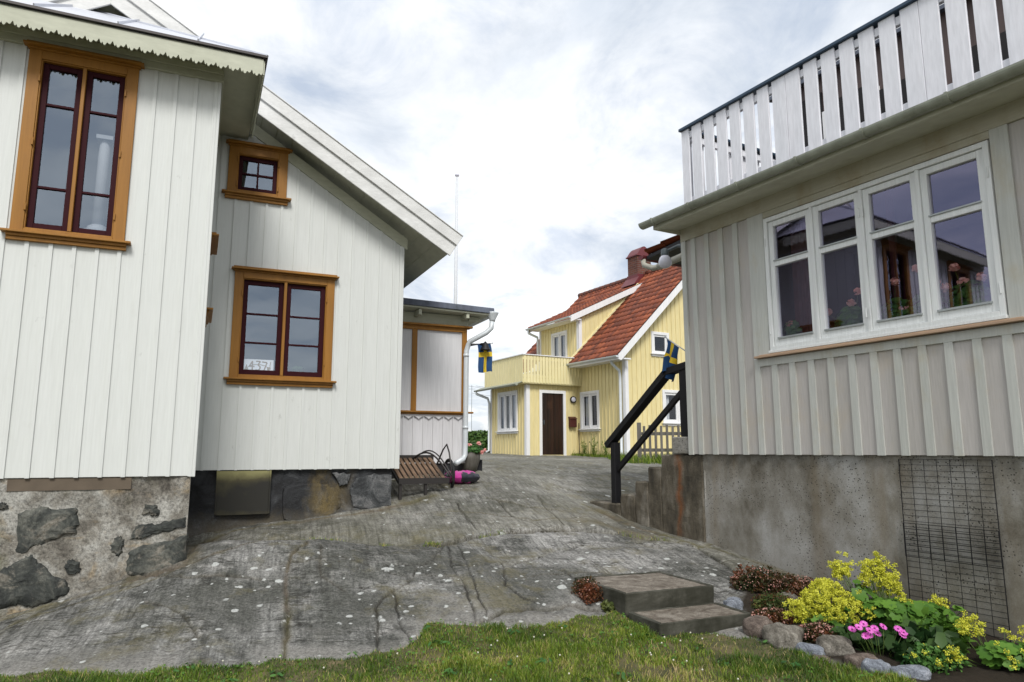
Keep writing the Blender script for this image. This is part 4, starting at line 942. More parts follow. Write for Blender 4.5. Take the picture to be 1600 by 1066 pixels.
# wall lamp with opal globe
WLm = empty('globe_wall_lamp', (RP[0], RP[1], 0), RA, 'round white globe lamp on a grey arm at the corner of the grey house', 'wall lamp')
m = MB(Z); m.box(-.035, -.0, .0, .09, 2.50, 2.63); m.tube([(-.03, .045, 2.575), (-.12, .045, 2.60), (-.30, .045, 2.585)], [.035, .022, .02], 10); m.lathe([(.02, .10), (.045, .09), (.05, .03), (.048, .0)], (-.375, .045, 2.525), 16)
m.build('bracket', M['greymetal'], WLm, smooth=False, bev=.004)
m = MB(Z); prof = [(.046, .0), (.07, -.03), (.085, -.075), (.083, -.11), (.065, -.145), (.03, -.165), (.004, -.17)]
m.lathe([(r, z) for r, z in prof], (-.375, .045, 2.53), 24); m.build('globe', M['globe'], WLm, smooth=True)

# trellis mesh leaning on the concrete base
TR = empty('wire_trellis', (RP[0], RP[1], 0), RA, 'dark rectangular wire mesh leaning on the concrete wall behind the flower bed', 'trellis')
m = MB(Z)
def wires(x0, x1, zt, zb, nx, nz, y, r):
    lean = lambda z: y - (zt - z) * .004
    for k in range(nx + 1):
        x = x0 + (x1 - x0) * k / nx; rr = r * (1.7 if k in (0, nx) else 1); m.beam((x, lean(zt), zt), (x + .004 * sin(k * 2), lean(zb), zb), rr, rr, (0, 1, 0))
    for k in range(nz + 1):
        z = zt - (zt - zb) * k / nz; m.beam((x0, lean(z) - r, z), (x1, lean(z) - r, z + .004 * sin(k * 3.1)), r, r)
wires(2.592, 3.362, -.07, -1.52, 7, 30, .020, .0034)
m.build('mesh_panel', M['black'], TR)
m = MB(Z); wires(2.596, 3.366, -.62, -.90, 7, 6, .006, .0050); m.build('mesh_panel', M['black'], TR)

# ================================================================== THE YELLOW HOUSE (behind)
K = 1.13
YP = (3.065 * K + .006, 19 * K); YA = radians(29.4)
YH = empty('yellow_house', (YP[0], YP[1], 0), YA, 'yellow boarded house with red tiled roof, dormer and a balcony over its entrance', 'house')
k_ = lambda *a: tuple(x * K for x in a)
GR = -.30
EVZ = 2.52 * K; SLm = .979; RX, RZ = 2.81 * K, 5.69 * K
y_dr = 2.15 * K; y_ex1 = 4.40 * K; y_far = 5.55 * K
front_op = [(1.27 * K, 2.04 * K, .66 * K, 1.64 * K), (5.3 * K, 5.31 * K, 0, .01)]
wall(face_mx(0), 0, y_far + 1, GR, 2.93, front_op[:1], .185, .035, .02, 'front_wall', M['yellow'], YH)
gtop = lambda x: 2.52 * K + SLm * (x + .2) - .06 if x < RX else 2.52 * K + SLm * (2 * RX - x + .2) - .06
gop = [(1.02 * K, 1.51 * K, 2.72 * K, 3.24 * K), (1.36 * K, 2.35 * K, .80 * K, 1.62 * K)]
wall(face_y(0), 0, 2 * RX, GR, gtop, gop, .185, .035, .02, 'gable_wall', M['yellow'], YH)
m = MB(Z); m.box(-.025, .10, -.03, -.0, GR, 2.75); m.box(-.03, -.0, -.0, .11, GR, 2.75); m.build('corner_board', M['ywhite'], YH)
cur = lambda a0, a1, z0: [(a0 + .02, a0 + (a1 - a0) * .30, z0 + .02, M['curtain']), (a1 - (a1 - a0) * .30, a1 - .02, z0 + .02, M['curtain'])]
window(face_mx(0), YH, *front_op[0], M['ywhite'], M['ywhite'], M['glassY'], 2, (), casing=.09, stile=.06, mull=.04, hood=False, recess=.01, room_d=1.0, curtain=[(front_op[0][1] - .35, front_op[0][1] - .02, front_op[0][2], M['curtain'])])
window(face_y(0), YH, *gop[0], M['ywhite'], M['ywhite'], M['glassY'], 1, (), casing=.09, stile=.05, hood=False, recess=.01)
window(face_y(0), YH, *gop[1], M['ywhite'], M['ywhite'], M['glassY'], 2, (), casing=.09, stile=.06, hood=False, recess=.01, curtain=[(gop[1][0] + .02, gop[1][0] + .3, gop[1][2], M['curtain'])])
# entrance block
ex, ya, yb = -1.79 * K, 2.225 * K, 4.40 * K
door_op = (-1.29 * K, -.56 * K, -.12, 1.66 * K)
wall(face_y(ya), ex, 0, GR, 2.14, [door_op], .185, .035, .02, 'entrance_wall', M['yellow'], YH)
wop = (ya + .59 * K, ya + 1.63 * K, .61 * K, 1.68 * K)
wall(face_mx(ex), ya, yb, GR, 2.14, [wop], .185, .035, .02, 'entrance_side_wall', M['yellow'], YH)
m = MB(Z); m.box(ex - .03, ex + .10, ya - .03, ya - .0, GR, 2.12); m.box(ex - .03, ex - .0, ya - .0, ya + .10, GR, 2.12); m.box(ex - .03, ex, yb - .1, yb, GR, 2.12); m.build('corner_board', M['ywhite'], YH)
f = window(face_mx(ex), YH, *wop, M['ywhite'], M['ywhite'], M['glassY'], 3, (), casing=.09, stile=.05, mull=.03, hood=False, recess=.01, curtain=[(wop[0] + .03, wop[0] + .42, wop[2], M['curtain']), (wop[1] - .60, wop[1] - .03, wop[2], M['curtain'])])
dm = MB(face_y(ya)); a0, a1, z0, z1 = door_op
dm.box(a0 - .1, a0, 0, .035, GR, z1 + .1); dm.box(a1, a1 + .1, 0, .035, GR, z1 + .1); dm.box(a0, a1, 0, .036, z1, z1 + .1); DF = dm.build('door_frame', M['ywhite'], YH)
dm = MB(face_y(ya)); n = 7
for k in range(n): dm.box(a0 + (a1 - a0) * k / n + .003, a0 + (a1 - a0) * (k + 1) / n - .003, -.06, -.01 - .004 * (k % 2), z0 - .15, z1)
DR = dm.build('door', M['doorwood'], YH)
dm = MB(face_y(ya)); dm.box(a0 + .05, a0 + .075, -.01, .05, .85, 1.0); dm.build('handle', M['greymetal'], DR)
# balcony on the entrance block
bx = -1.99 * K; by0 = ya - .16 * K; by1 = yb + .05
m = MB(Z); m.box(bx, .22, by0, by1, 1.90 * K, 2.055 * K); m.build('balcony_floor', M['yellowl'], YH)
def brail(fn, L, nm):
    m = MB(fn); n = int(L / .115); w = L / n
    for k in range(n): m.box(k * w + .012, (k + 1) * w - .014, 0, .02, 1.925 * K, 2.71 * K)
    m.box(0, L, -.045, -.001, 2.58 * K, 2.68 * K); m.box(0, L, -.045, -.001, 2.07 * K, 2.15 * K)
    return m.build(nm, M['yellowl'], YH)
brail(lambda a, o, z: (bx - o, by0 + a, z + ZE), by1 - by0, 'balcony_railing'); brail(lambda a, o, z: (bx + a, by0 - o, z + ZE), .10 - bx - .12, 'balcony_railing')
m = MB(Z); m.box(bx - .05, -.02, by0 - .05, by0 + .05, 2.71 * K, 2.735 * K); m.box(bx - .05, bx + .05, by0 + .05, by1, 2.71 * K, 2.735 * K); m.build('balcony_cap', M['ywhite'], YH)
m = MB(Z); m.hexa([(bx - .22, by0 + .05, 1.865 * K), (bx - .01, by0 + .05, 1.94 * K), (bx - .01, by1 + .25, 1.94 * K), (bx - .22, by1 + .25, 1.865 * K), (bx - .22, by0 + .05, 1.88 * K), (bx - .01, by0 + .05, 1.96 * K), (bx - .01, by1 + .25, 1.96 * K), (bx - .22, by1 + .25, 1.88 * K)])
m.gutter((bx - .24, by0 + .02, 1.875 * K), (bx - .24, by1 + .30, 1.865 * K), .055); m.build('balcony_gutter', M['gutter'], YH)
m = MB(Z); gy = by1 + .20
m.tube([(bx - .24, gy, 1.84 * K), (bx - .23, gy, 1.76 * K), (ex - .10, gy - .18, 1.62 * K), (ex - .09, yb - .03, 1.45 * K), (ex - .09, yb - .03, .02), (ex - .22, yb - .03, -.04)], .045, 10); m.build('downspout', M['pipe'], YH, smooth=True)
# second downspout at the near corner
m = MB(Z); m.tube([(-.36, .22, EVZ - .06), (-.34, .22, EVZ - .18), (-.10, .16, EVZ - .40), (-.085, .15, EVZ - .6), (-.085, .15, GR + .2), (-.18, .15, GR + .12)], .045, 10); m.build('downspout', M['pipe'], YH, smooth=True)
# roof
S = sqrt(1 + SLm ** 2); Lr = (RZ - EVZ) / SLm * S; c_, s_ = 1 / S, SLm / S
xe = RX - (RZ - EVZ) / SLm
fr = lambda u, s, h: (xe + s * c_ - h * s_, -.32 + u, EVZ + s * s_ + h * c_ + ZE)
xdm = 2.42 * K
sd = (xdm - xe) / c_
tile_roof('roof', fr, y_far + .32 + .5, Lr, M['tile'], YH, cut=lambda u, s: (y_dr + .05 + .32) < u < (4.33 * K + .32) and s < sd - .1)
bk = lambda u, s, h: (2 * RX - xe - s * c_ + h * s_, -.32 + u, EVZ + s * s_ + h * c_ + ZE)
m = MB(); m.poly([bk(0, 0, 0), bk(7, 0, 0), bk(7, Lr, 0), bk(0, Lr, 0)]); m.build('rear_roof', M['tile'], YH)
m = MB(Z)
for k in range(20):
    y0 = -.32 + k * .36
    if y0 > y_far + .4: break
    m.tube([(RX, y0, RZ + .03), (RX, y0 + .38, RZ + .045)], .10, 10)
m.build('ridge_tile', M['tile'], YH, smooth=True)
m = MB(Z)   # bargeboard of near gable, soffit behind
def rk(x, z, dz): return (x, z + dz)
for sg in (1, -1):
    X = (lambda x: x) if sg == 1 else (lambda x: 2 * RX - x)
    m.prism([(X(xe - .02), -.34, EVZ + .02), (X(RX), -.34, RZ + .03), (X(RX), -.34, RZ - .22), (X(xe - .02 + .10), -.34, EVZ - .15), (X(xe - .02), -.34, EVZ - .12)], (0, 0, 0), (0, .03, 0))
    m.prism([(X(xe + .02), -.31, EVZ - .05), (X(RX), -.31, RZ - .05), (X(RX), -.31, RZ - .07), (X(xe + .02), -.31, EVZ - .07)], (0, 0, 0), (0, .31, 0))
m.build('bargeboard', M['ywhite'], YH)
m = MB(Z); m.box(xe, 0, -.30, y_dr, EVZ - .10, EVZ - .06); m.box(xe - .02, xe, -.31, y_dr, EVZ - .12, EVZ + .0); m.build('eave_board', M['ywhite'], YH); m = MB(Z); m.box(xe, 0, 4.40 * K, y_far + .5, EVZ - .10, EVZ - .06); m.build('eave_board', M['ywhite'], YH)
m = MB(Z); m.gutter((xe - .07, -.34, EVZ - .01), (xe - .07, y_dr + .1, EVZ + .01), .06); m.build('gutter', M['pipe'], YH)
# dormer
dz = 3.91 * K; dxe = -.36 * K; dsl = .475; dL = 4.38 * K
wall(face_mx(.0), y_dr, dL, 2.55, dz + .06, [(2.85 * K, 3.60 * K, 2.80 * K, 3.62 * K)], .185, .03, .018, 'dormer_wall', M['yellow'], YH)
window(face_mx(0), YH, 2.85 * K, 3.60 * K, 2.80 * K, 3.62 * K, M['ywhite'], M['ywhite'], M['glassY'], 2, (), casing=.08, stile=.05, hood=False, sill=False, recess=.01, curtain=[(2.87 * K, 3.2 * K, 2.8 * K, M['curtain']), (3.3 * K, 3.58 * K, 2.8 * K, M['curtain'])])
m = MB(Z); m.box(-.03, .0, y_dr - .02, y_dr + .11, 2.75, dz + .05); m.box(-.03, .10, y_dr - .03, y_dr - .02 + .018, 2.80, dz + .05); m.box(-.03, .0, dL - .1, dL, 2.75, dz + .05); m.build('dormer_corner_board', M['ywhite'], YH)
wall(face_y(y_dr), .0, xdm, 2.3, lambda x: dz + dsl * (x - dxe) - .04, [], .185, .03, .018, 'dormer_cheek', M['yellow'], YH)
Sd = sqrt(1 + dsl ** 2); cd, sn = 1 / Sd, dsl / Sd; dLs = (xdm + .1 - dxe) / cd
tile_roof('dormer_roof', lambda u, s, h: (dxe + s * cd - h * sn, y_dr - .15 + u, dz + .06 + s * sn + h * cd + ZE), dL - y_dr + .30, dLs, M['tile'], YH)
m = MB(Z)
for yy in (y_dr - .17, dL + .14):
    m.prism([(dxe - .03, yy, dz + .09), (xdm + .1, yy, dz + .09 + dsl * (xdm + .13 - dxe)), (xdm + .1, yy, dz - .12 + dsl * (xdm + .13 - dxe)), (dxe - .03, yy, dz - .12)], (0, 0, 0), (0, .03, 0))
m.box(dxe, 0, y_dr - .14, dL + .14, dz - .03, dz - .0); m.build('dormer_bargeboard', M['ywhite'], YH)
m = MB(Z); m.gutter((dxe - .06, y_dr - .17, dz + .06), (dxe - .06, dL + .2, dz + .04), .055); m.build('dormer_gutter', M['pipe'], YH)
m = MB(Z); m.tube([(dxe - .05, dL + .10, dz), (dxe - .03, dL + .10, dz - .12), (-.10, dL + .02, dz - .26), (-.085, dL + .02, dz - .45), (-.085, dL + .02, 2.9)], .045, 10); m.build('downspout', M['pipe'], YH, smooth=True)
m = MB(Z)  # board along the foot of the cheek
m.beam((xe + .02, y_dr - .02, EVZ + .06), (xe + (sd * .97) * c_, y_dr - .02, EVZ + .06 + sd * .97 * s_), .04, .12); m.build('flashing_board', M['yellowl'], YH)
# chimney
chy = 2.62 * K; m = MB(Z); m.box(RX - .34, RX + .30, chy - .28, chy + .28, RZ - .6, 6.32 * K); CH = m.build('chimney', M['brick'], YH)
m = MB(Z); m.box(RX - .39, RX + .35, chy - .33, chy + .33, 6.32 * K, 6.36 * K)
n = 10; pr = [(RX - .36 + .68 * k / n, chy - .31, 6.36 * K + .34 * sin(pi * k / n)) for k in range(n + 1)]; m.prism(pr, (0, 0, 0), (0, .62, 0)); m.build('chimney_cowl', M['maroonsheet'], CH)
m = MB(Z); m.box(RX - .37, RX + .33, chy - .31, chy + .31, RZ - .62, RZ + .02); m.prism([(RX - .37, chy - .40, RZ - .10), (RX - .62, chy - .40, RZ - .42), (RX - .37, chy - .40, RZ - .36)], (0, 0, 0), (0, .8, 0)); m.build('chimney_flashing', M['maroonsheet'], CH)
# things at its walls
wl = empty('door_wall_lamp', (YP[0], YP[1], 0), YA, 'small round lamp beside the dark door of the yellow house', 'wall lamp')
m = MB(Z); lx = -.22 * K
m.tube([(lx, ya - .02, 1.50 * K), (lx, ya - .07, 1.50 * K)], .115, 16); m.build('lamp_ring', M['darkmetal'], wl)
m = MB(Z); m.tube([(lx, ya - .07, 1.50 * K), (lx, ya - .10, 1.50 * K)], [.085, .06], 16); m.build('lamp_lens', M['globe'], wl)
ml = empty('mailbox', (YP[0], YP[1], 0), YA, 'rusty brown mailbox on the yellow wall right of the dark door', 'mailbox')
m = MB(Z); mx = -.27 * K; m.box(mx - .13, mx + .13, ya - .14, ya - .025, .69 * K, .93 * K); m.build('box', M['mailbox'], ml, bev=.01)
m = MB(Z); m.hexa([(mx - .14, ya - .16, .93 * K), (mx + .14, ya - .16, .93 * K), (mx + .14, ya - .025, .955 * K), (mx - .14, ya - .025, .955 * K), (mx - .14, ya - .16, .94 * K), (mx + .14, ya - .16, .94 * K), (mx + .14, ya - .025, 1.0 * K), (mx - .14, ya - .025, 1.0 * K)]); m.build('lid', M['mailbox'], ml)
st = MB(Z); st.tube([(-.20, ya - .30, -.14), (-.06, ya - .08, .92)], .014, 6); o = st.build('wooden_stick', M['bark'], None); o.location = (YP[0], YP[1], 0); o.rotation_euler = (0, 0, YA)
tag(o, 'thin wooden stick leaning in the corner beside the brown mailbox', 'stick')

# ================================================================== fence, pole, wires
FN = empty('picket_fence', (3.05, 17.2, G(3.05, 17.2)), radians(-12), 'low grey picket fence behind the black handrail', 'fence')
m = MB()
for k in range(16):
    x = .12 + k * .135; m.box(x, x + .06, -.03, -.005, .08, .88 + random.uniform(-.02, .02))
m.build('pickets', M['greywood'], FN, bev=.004)
m = MB(); m.box(-.02, .08, -.05, .05, -.3, .95); m.box(2.2, 2.3, -.05, .05, -.3, .95); m.build('post', M['greywood'], FN, bev=.005)
m = MB(); m.box(.08, 2.2, 0, .04, .25, .33); m.box(.08, 2.2, 0, .04, .64, .72); m.build('rail', M['greywood'], FN)
FP = empty('flagpole', (-2.05, 25, G(-2.05, 25)), 0, 'tall bare white flagpole rising behind the side porch', 'flagpole')
m = MB(); h = 10.10 + ZE - G(-2.05, 25); m.tube([(0, 0, -.3), (0, 0, h * .5), (0, 0, h)], [.075, .065, .042], 12); m.build('pole', M['whitecol'], FP, smooth=True)
m = MB(); m.lathe([(.03, 0), (.075, .04), (.085, .08), (.06, .14), (.01, .17)], (0, 0, h), 12); m.build('finial', M['globe'], FP, smooth=True)
UPo = empty('utility_pole', (-4.0, 70, 1.5), 0, 'thin pale mast on the horizon beside the porch corner', 'mast')
m = MB(); m.tube([(0, 0, -1), (0, 0, 6.6)], .022, 6); m.build('pole', M['greymetal'], UPo)
m = MB(); m.tube([(-.35, 0, 6.2), (.35, 0, 6.2)], .014, 5); m.build('crossarm', M['greymetal'], UPo)
m = MB()
for z, dx in ((7.62, -.4), (7.62, .4), (6.9, 0)):
    pts = [(-4.0 + dx + 16 * t, 70 + 4 * t, z + .4 - 1.2 * 4 * t * (1 - t) * .5) for t in [k / 10 for k in range(11)]]; m.tube(pts, .012, 4)
tag(m.build('overhead_wires', M['wire']), 'three thin overhead wires crossing the sky between porch and yellow house', 'wires')

# ================================================================== flags and porch lamp
def flag(name, label, root_loc, rz, fn, w, h, staff, cross=True):
    FL = empty(name, root_loc, rz, label, 'flag', 'small blue and yellow flags on the houses')
    m = MB(fn); nx, nz = 24, 16; idx = {}
    for i in range(nx + 1):
        for j in range(nz + 1): idx[i, j] = m.P((i / nx, j / nz, 0))
    for i in range(nx):
        for j in range(nz):
            u = (i + .5) / nx; v = (j + .5) / nz; m.mi = 1 if (abs(u - .375) < .068 or abs(v - .5) < .10) else 0
            m.face((idx[i, j], idx[i + 1, j], idx[i + 1, j + 1], idx[i, j + 1]))
    m.build('cloth', [M['flagblue'], M['flagyellow']], FL, smooth=True, recalc=False)
    m = MB(Z); m.tube(staff, .008, 8); m.lathe([(.004, -.012), (.014, 0), (.004, .014)], staff[-1], 8); m.build('staff', M['whitecol'], FL, smooth=True)
    return FL
# porch flag: hoist edge along a short level staff, the cloth hanging down
def f1(u, v, _):   # u along the fly (hanging down), v across
    x = 4.13 + v * .235 + .012 * sin(u * 5) ; z = 1.735 - u * .47 + .02 * v - .01 * sin(v * 6) * u; y = PY0 + .00 + .018 * sin(v * 9 + u * 3) * (.3 + u)
    return (x + .035 * u * (1), y - .16, z + ZE)
flag('hanging_flag', 'blue and yellow flag hanging flat below the black porch lamp', (LP[0], LP[1], 0), LA, f1, 1, 1, [(4.01, PY0 - .10, 1.735), (4.12, PY0 - .16, 1.738), (4.40, PY0 - .16, 1.765)])
def f2(u, v, _):   # gathered, drooping from a slanted staff
    sx, sz = -.40 + .22 * v, 1.43 - .14 * v            # hoist along the staff
    g = u ** .8
    x = sx + (-.40 - .02 * u - sx + .055 * cos(2 * pi * v + .5)) * g; z = sz - .40 * g - .02 * v * u; y = .05 + (.05 * cos(4 * pi * v + 1.0) - .03 * sin(2 * pi * v)) * min(1, 2 * u)
    return (x, y, z + ZE)
flag('drooping_flag', 'blue and yellow flag drooping from a slanted staff on the grey house corner', (RP[0], RP[1], 0), RA, f2, 1, 1, [(-.0, .05, 1.19), (-.43, .05, 1.458)])
PLm = empty('bell_wall_lamp', (LP[0], LP[1], 0), LA, 'black bell-shaped outdoor lamp on the porch corner above the hanging flag', 'wall lamp')
m = MB(Z); m.box(PX + .0, PX + .03, PY0 + .0, PY0 + .08, 1.66, 1.80); m.tube([(PX + .02, PY0 + .02, 1.72), (PX + .12, PY0 - .10, 1.735), (PX + .24, PY0 - .2, 1.74)], .016, 8); m.build('bracket', M['black'], PLm)
m = MB(Z); m.lathe([(.012, .06), (.025, .04), (.045, .015), (.06, -.03), (.085, -.075), (.088, -.085), (.07, -.082)], (PX + .25, PY0 - .21, 1.715), 18); m.build('shade', M['black'], PLm, smooth=True)

# ================================================================== handcart, bag, planter
cx, cy = -1.38, 10.25
CT = empty('handcart', (cx, cy, G(cx, cy)), LA, 'slatted wooden handcart with black wheel and steel hoops beside the white porch', 'handcart')
gl = G(cx, cy) - ZE
zc = .24
zt_ = lambda y: .30 + .40 * y
m = MB()
for k in range(9):
    x = -.32 + k * .076; m.hexa([(x, -.34, zt_(-.34)), (x + .052, -.34, zt_(-.34)), (x + .052, .36, zt_(.36)), (x, .36, zt_(.36)), (x, -.34, zt_(-.34) + .022), (x + .052, -.34, zt_(-.34) + .022), (x + .052, .36, zt_(.36) + .022), (x, .36, zt_(.36) + .022)])
m.build('slat_platform', M['woodslat'], CT, bev=.003)
m = MB(); m.box(-.34, .38, -.37, -.341, zt_(-.34) - .05, zt_(-.34) + .03); m.box(-.34, .38, .361, .39, zt_(.36) - .05, zt_(.36) + .06)
for x in (-.33, .35): m.beam((x, -.341, zt_(-.34) - .025), (x, .361, zt_(.36) - .025), .03, .045)
m.build('frame', M['darkmetal'], CT)
for sx_, sy_ in ((-.31, -.33), (-.31, .35), (.05, -.33)):
    m = MB(); m.box(sx_ - .02, sx_ + .02, sy_ - .02, sy_ + .02, -.12, zt_(sy_) - .03); m.build('leg', M['darkmetal'], CT)
def arc3(p, q, hgt, n=12): return [(p[0] + (q[0] - p[0]) * t, p[1] + (q[1] - p[1]) * t, p[2] + (q[2] - p[2]) * t + hgt * sin(pi * t)) for t in [k / n for k in range(n + 1)]]
m = MB(); m.tube(arc3((.02, .37, zc + .18), (.40, -.36, zc - .04), .22), .013, 8); m.tube(arc3((.06, .38, zc + .18), (.44, -.34, zc - .04), .25), .010, 8); m.build('hoop', M['darkmetal'], CT, smooth=True)
m = MB(); m.tube([(.38, .36, zc), (.44, .10, zc + .34), (.47, .02, zc + .42), (.49, -.04, zc + .30), (.46, -.30, zc - .1)], .012, 8); m.tube([(-.33, .37, zc + .18), (-.37, .40, zc + .36), (-.38, .41, zc + .42)], .012, 8); m.build('push_handle', M['darkmetal'], CT, smooth=True)
for wy in (.0,):
    for xw in (.50,):
        wz = .215; m = MB(); R_ = .22
        ring = [(xw, wy + R_ * cos(2 * pi * k / 32), wz + R_ * sin(2 * pi * k / 32)) for k in range(33)]
        m.tube(ring, .022, 8, cap=False); WHL = m.build('wheel', M['rubber'], CT, smooth=True)
        m = MB(); m.tube([(xw, wy + .195 * cos(2 * pi * k / 32), wz + .195 * sin(2 * pi * k / 32)) for k in range(33)], .010, 6, cap=False)
        for k in range(12): m.tube([(xw, wy, wz), (xw, wy + .19 * cos(2 * pi * k / 12), wz + .19 * sin(2 * pi * k / 12))], .003, 4)
        m.tube([(xw - .04, wy, wz), (xw + .04, wy, wz)], .025, 10); m.build('spokes', M['greymetal'], WHL)
m = MB(); m.tube([(.20, 0, .215), (.58, 0, .215)], .012, 8); m.build('axle', M['darkmetal'], CT)
bx_, by_ = -.76, 10.66
BG = empty('potting_soil_bag', (bx_, by_, G(bx_, by_)), LA + .1, 'pink and black plastic sack of soil lying beside the cart wheel', 'bag')
m = MB(); nx, ny = 22, 14
for sgn in (1, -1):
    idx = {}
    for i in range(nx + 1):
        for j in range(ny + 1):
            u = i / nx * 2 - 1; v = j / ny * 2 - 1; e = max(0, (1 - u ** 4) * (1 - v ** 4)) ** .45
            hgt = .075 + sgn * .085 * e + .035 * float(fbm(np.array(u * 4 + 5), np.array(v * 4), 3)) * e
            idx[i, j] = m.P((u * .25, v * .17, hgt))
    for i in range(nx):
        for j in range(ny):
            u = (i + .5) / nx; v = (j + .5) / ny; m.mi = 1 if (v < -.12 + .45 * u + .10 * sin(u * 17)) and u > .15 and not (.30 < v < .40) else 0
            m.face((idx[i, j], idx[i + 1, j], idx[i + 1, j + 1], idx[i, j + 1]))
m.build('sack', [M['pinkbag'], M['blackbag']], BG, smooth=True)
px_, py_ = -.70, 11.65
PT = empty('barrel_planter', (px_, py_, G(px_, py_)), 0, 'grey barrel planter with pink geraniums behind the porch downspout', 'planter')
m = MB(); m.lathe([(.15, -.05), (.19, .1), (.225, .22), (.225, .36), (.20, .36), (.19, .30)], (0, 0, 0), 22); m.build('barrel', M['pot'], PT, smooth=True)
C, D = ball(900, (0.02, 0, .42), (.28, .26, .13), .3); fan_leaves('foliage', C, D + [0, 0, .8], .030, M['geraleaf'], PT); PT.scale = (.8, .8, .8)
C = []
for c in ((-.16, -.18, .52), (.02, -.2, .50), (.26, -.14, .36), (.2, -.1, .53), (.30, .05, .40), (-.1, -.2, .42)):
    q, _ = ball(70, c, (.045, .045, .035), .3); fan_leaves('flower_head', q, RNG.normal(size=q.shape), .016, M['gerapink'], PT)
m = MB(); m.box(-.05, .05, -.05, .05, -.05, .16); o = m.build('dark_wooden_block', M['black']); o.location = (-.54, 11.75, G(-.54, 11.75)); tag(o, 'small black block on the rock beside the barrel planter', 'block')

# ================================================================== sign and ornaments inside windows
SG = empty('window_sign', (LP[0], LP[1], 0), LA, 'white card with tan painted number and arrow standing inside the lower left window pane', 'sign')
m = MB(face_y(Y2)); m.hexa([(.50, -.075, .985), (.865, -.075, .985), (.865, -.072, .985), (.50, -.072, .985), (.50, -.095, 1.155), (.865, -.095, 1.155), (.865, -.092, 1.155), (.50, -.092, 1.155)])
m.build('card', M['card'], SG)
m = MB(face_y(Y2)); yf = lambda z: -.0725 - (z - .985) * .118 + .002
def stroke(pts, w=.016):
    for (a, b), (c, d) in zip(pts, pts[1:]): m.beam((a, yf(b), b), (c, yf(d), d), .002, w, (0, 0, 1)) if abs(c - a) > abs(d - b) else m.beam((a, yf(b), b), (c, yf(d), d), w, .002, (0, 1, 0))
stroke([(.610, 1.01), (.610, 1.13), (.575, 1.065), (.635, 1.062)]); stroke([(.652, 1.13), (.705, 1.13), (.675, 1.085), (.705, 1.06), (.70, 1.03), (.675, 1.012), (.648, 1.022)])
stroke([(.725, 1.125), (.785, 1.118), (.750, 1.01)]); stroke([(.56, 1.055), (.62, 1.085), (.70, 1.09), (.76, 1.075), (.80, 1.05)], .008)
m.prism([(.515, yf(1.02), 1.02), (.565, yf(1.02), 1.02), (.540, yf(1.09), 1.09)], (0, 0, 0), (0, .002, 0)); m.prism([(.785, yf(1.06), 1.06), (.825, yf(1.06), 1.06), (.815, yf(1.0), 1.0), (.795, yf(1.0), 1.0)], (0, 0, 0), (0, .002, 0)); stroke([(.83, 1.13), (.822, 1.08), (.83, 1.03)], .008)
m.build('lettering', M['tanpaint'], SG)
OC = empty('white_column_ornament', (LP[0], LP[1], 0), LA, 'white column ornament standing inside the right half of the tall window', 'ornament')
ox, oy = -1.02, .22
m = MB(Z); m.lathe([(.15, 2.06), (.15, 2.16), (.10, 2.17), (.09, 2.21), (.055, 2.23)], (ox, oy, 0), 20); m.build('plinth', M['ornament'], OC, bev=0)
m = MB(Z); m.lathe([(.055, 2.23), (.052, 2.95), (.045, 3.12)], (ox, oy, 0), 16); m.build('shaft', M['ornament'], OC, smooth=True)
m = MB(Z); m.box(ox - .075, ox + .075, oy - .075, oy + .075, 3.12, 3.16); m.build('capital', M['ornament'], OC)
DB = empty('dark_bowl_plant', (LP[0], LP[1], 0), LA, 'small dark plant in a bowl inside the lower right pane of the wide window', 'plant')
m = MB(Z); m.lathe([(.04, 0), (.06, .04), (.055, .05)], (1.17, Y2 + .16, .96), 14); m.build('bowl', M['terracotta'], DB)
C, D = ball(120, (1.17, Y2 + .16, 1.06 + ZE), (.09, .06, .035), .2); fan_leaves('foliage', C, D, .02, M['darkleaf'], DB)
# geraniums behind the four-light window
def gxy(x, o): # facade local -> world
    return (RP[0] + x * cos(RA) - o * sin(RA), RP[1] + x * sin(RA) + o * cos(RA))
gera = [(1.40, .20, 'small pink geranium at the dark left end of the four-light window', [(0, .26)], 140, .10), (2.10, .20, 'pink geranium with full green leaves behind the second light of the window', [(-.22, .31), (.04, .36), (.12, .46)], 420, .15),
        (2.58, .20, 'tall pink geranium at the left of the third light of the window', [(.02, .48), (.08, .21)], 330, .14), (2.86, .22, 'leafy geranium with a pink head at the right of the third light', [(-.06, .56), (.1, .40)], 460, .15),
        (3.22, .20, 'pale pink geranium with four heads behind the rightmost light of the window', [(-.17, .33), (-.08, .49), (-.02, .35), (.13, .36)], 420, .17)]
for x, o, lab, heads, nl, rr in gera:
    wx, wy = gxy(x, o); E_ = empty('potted_geranium', (wx, wy, wz0 + ZE + .03), RA, lab, 'geranium', 'geraniums behind the four-light window')
    m = MB(); m.lathe([(.045, 0), (.06, .09), (.066, .09), (.066, .105), (.055, .10)], (0, 0, 0), 16); m.build('pot', M['terracotta'], E_)
    C, D = ball(nl, (0, 0, .20), (rr, .08, rr * .9), .2); fan_leaves('foliage', C, D * .5 + [0, -.5, .5], .028, M['geraleaf'], E_, lobes=5)
    stems_obj([((0, 0, .12), (a, -.02, b - .02)) for a, b in heads], M['stem'], E_, .003)
    for a, b in heads:
        C, D = ball(60, (a, -.02, b), (.042, .035, .034), .5); fan_leaves('flower_head', C, D + RNG.normal(size=C.shape) * .3, .013, M['gerapink'], E_, seg=5)

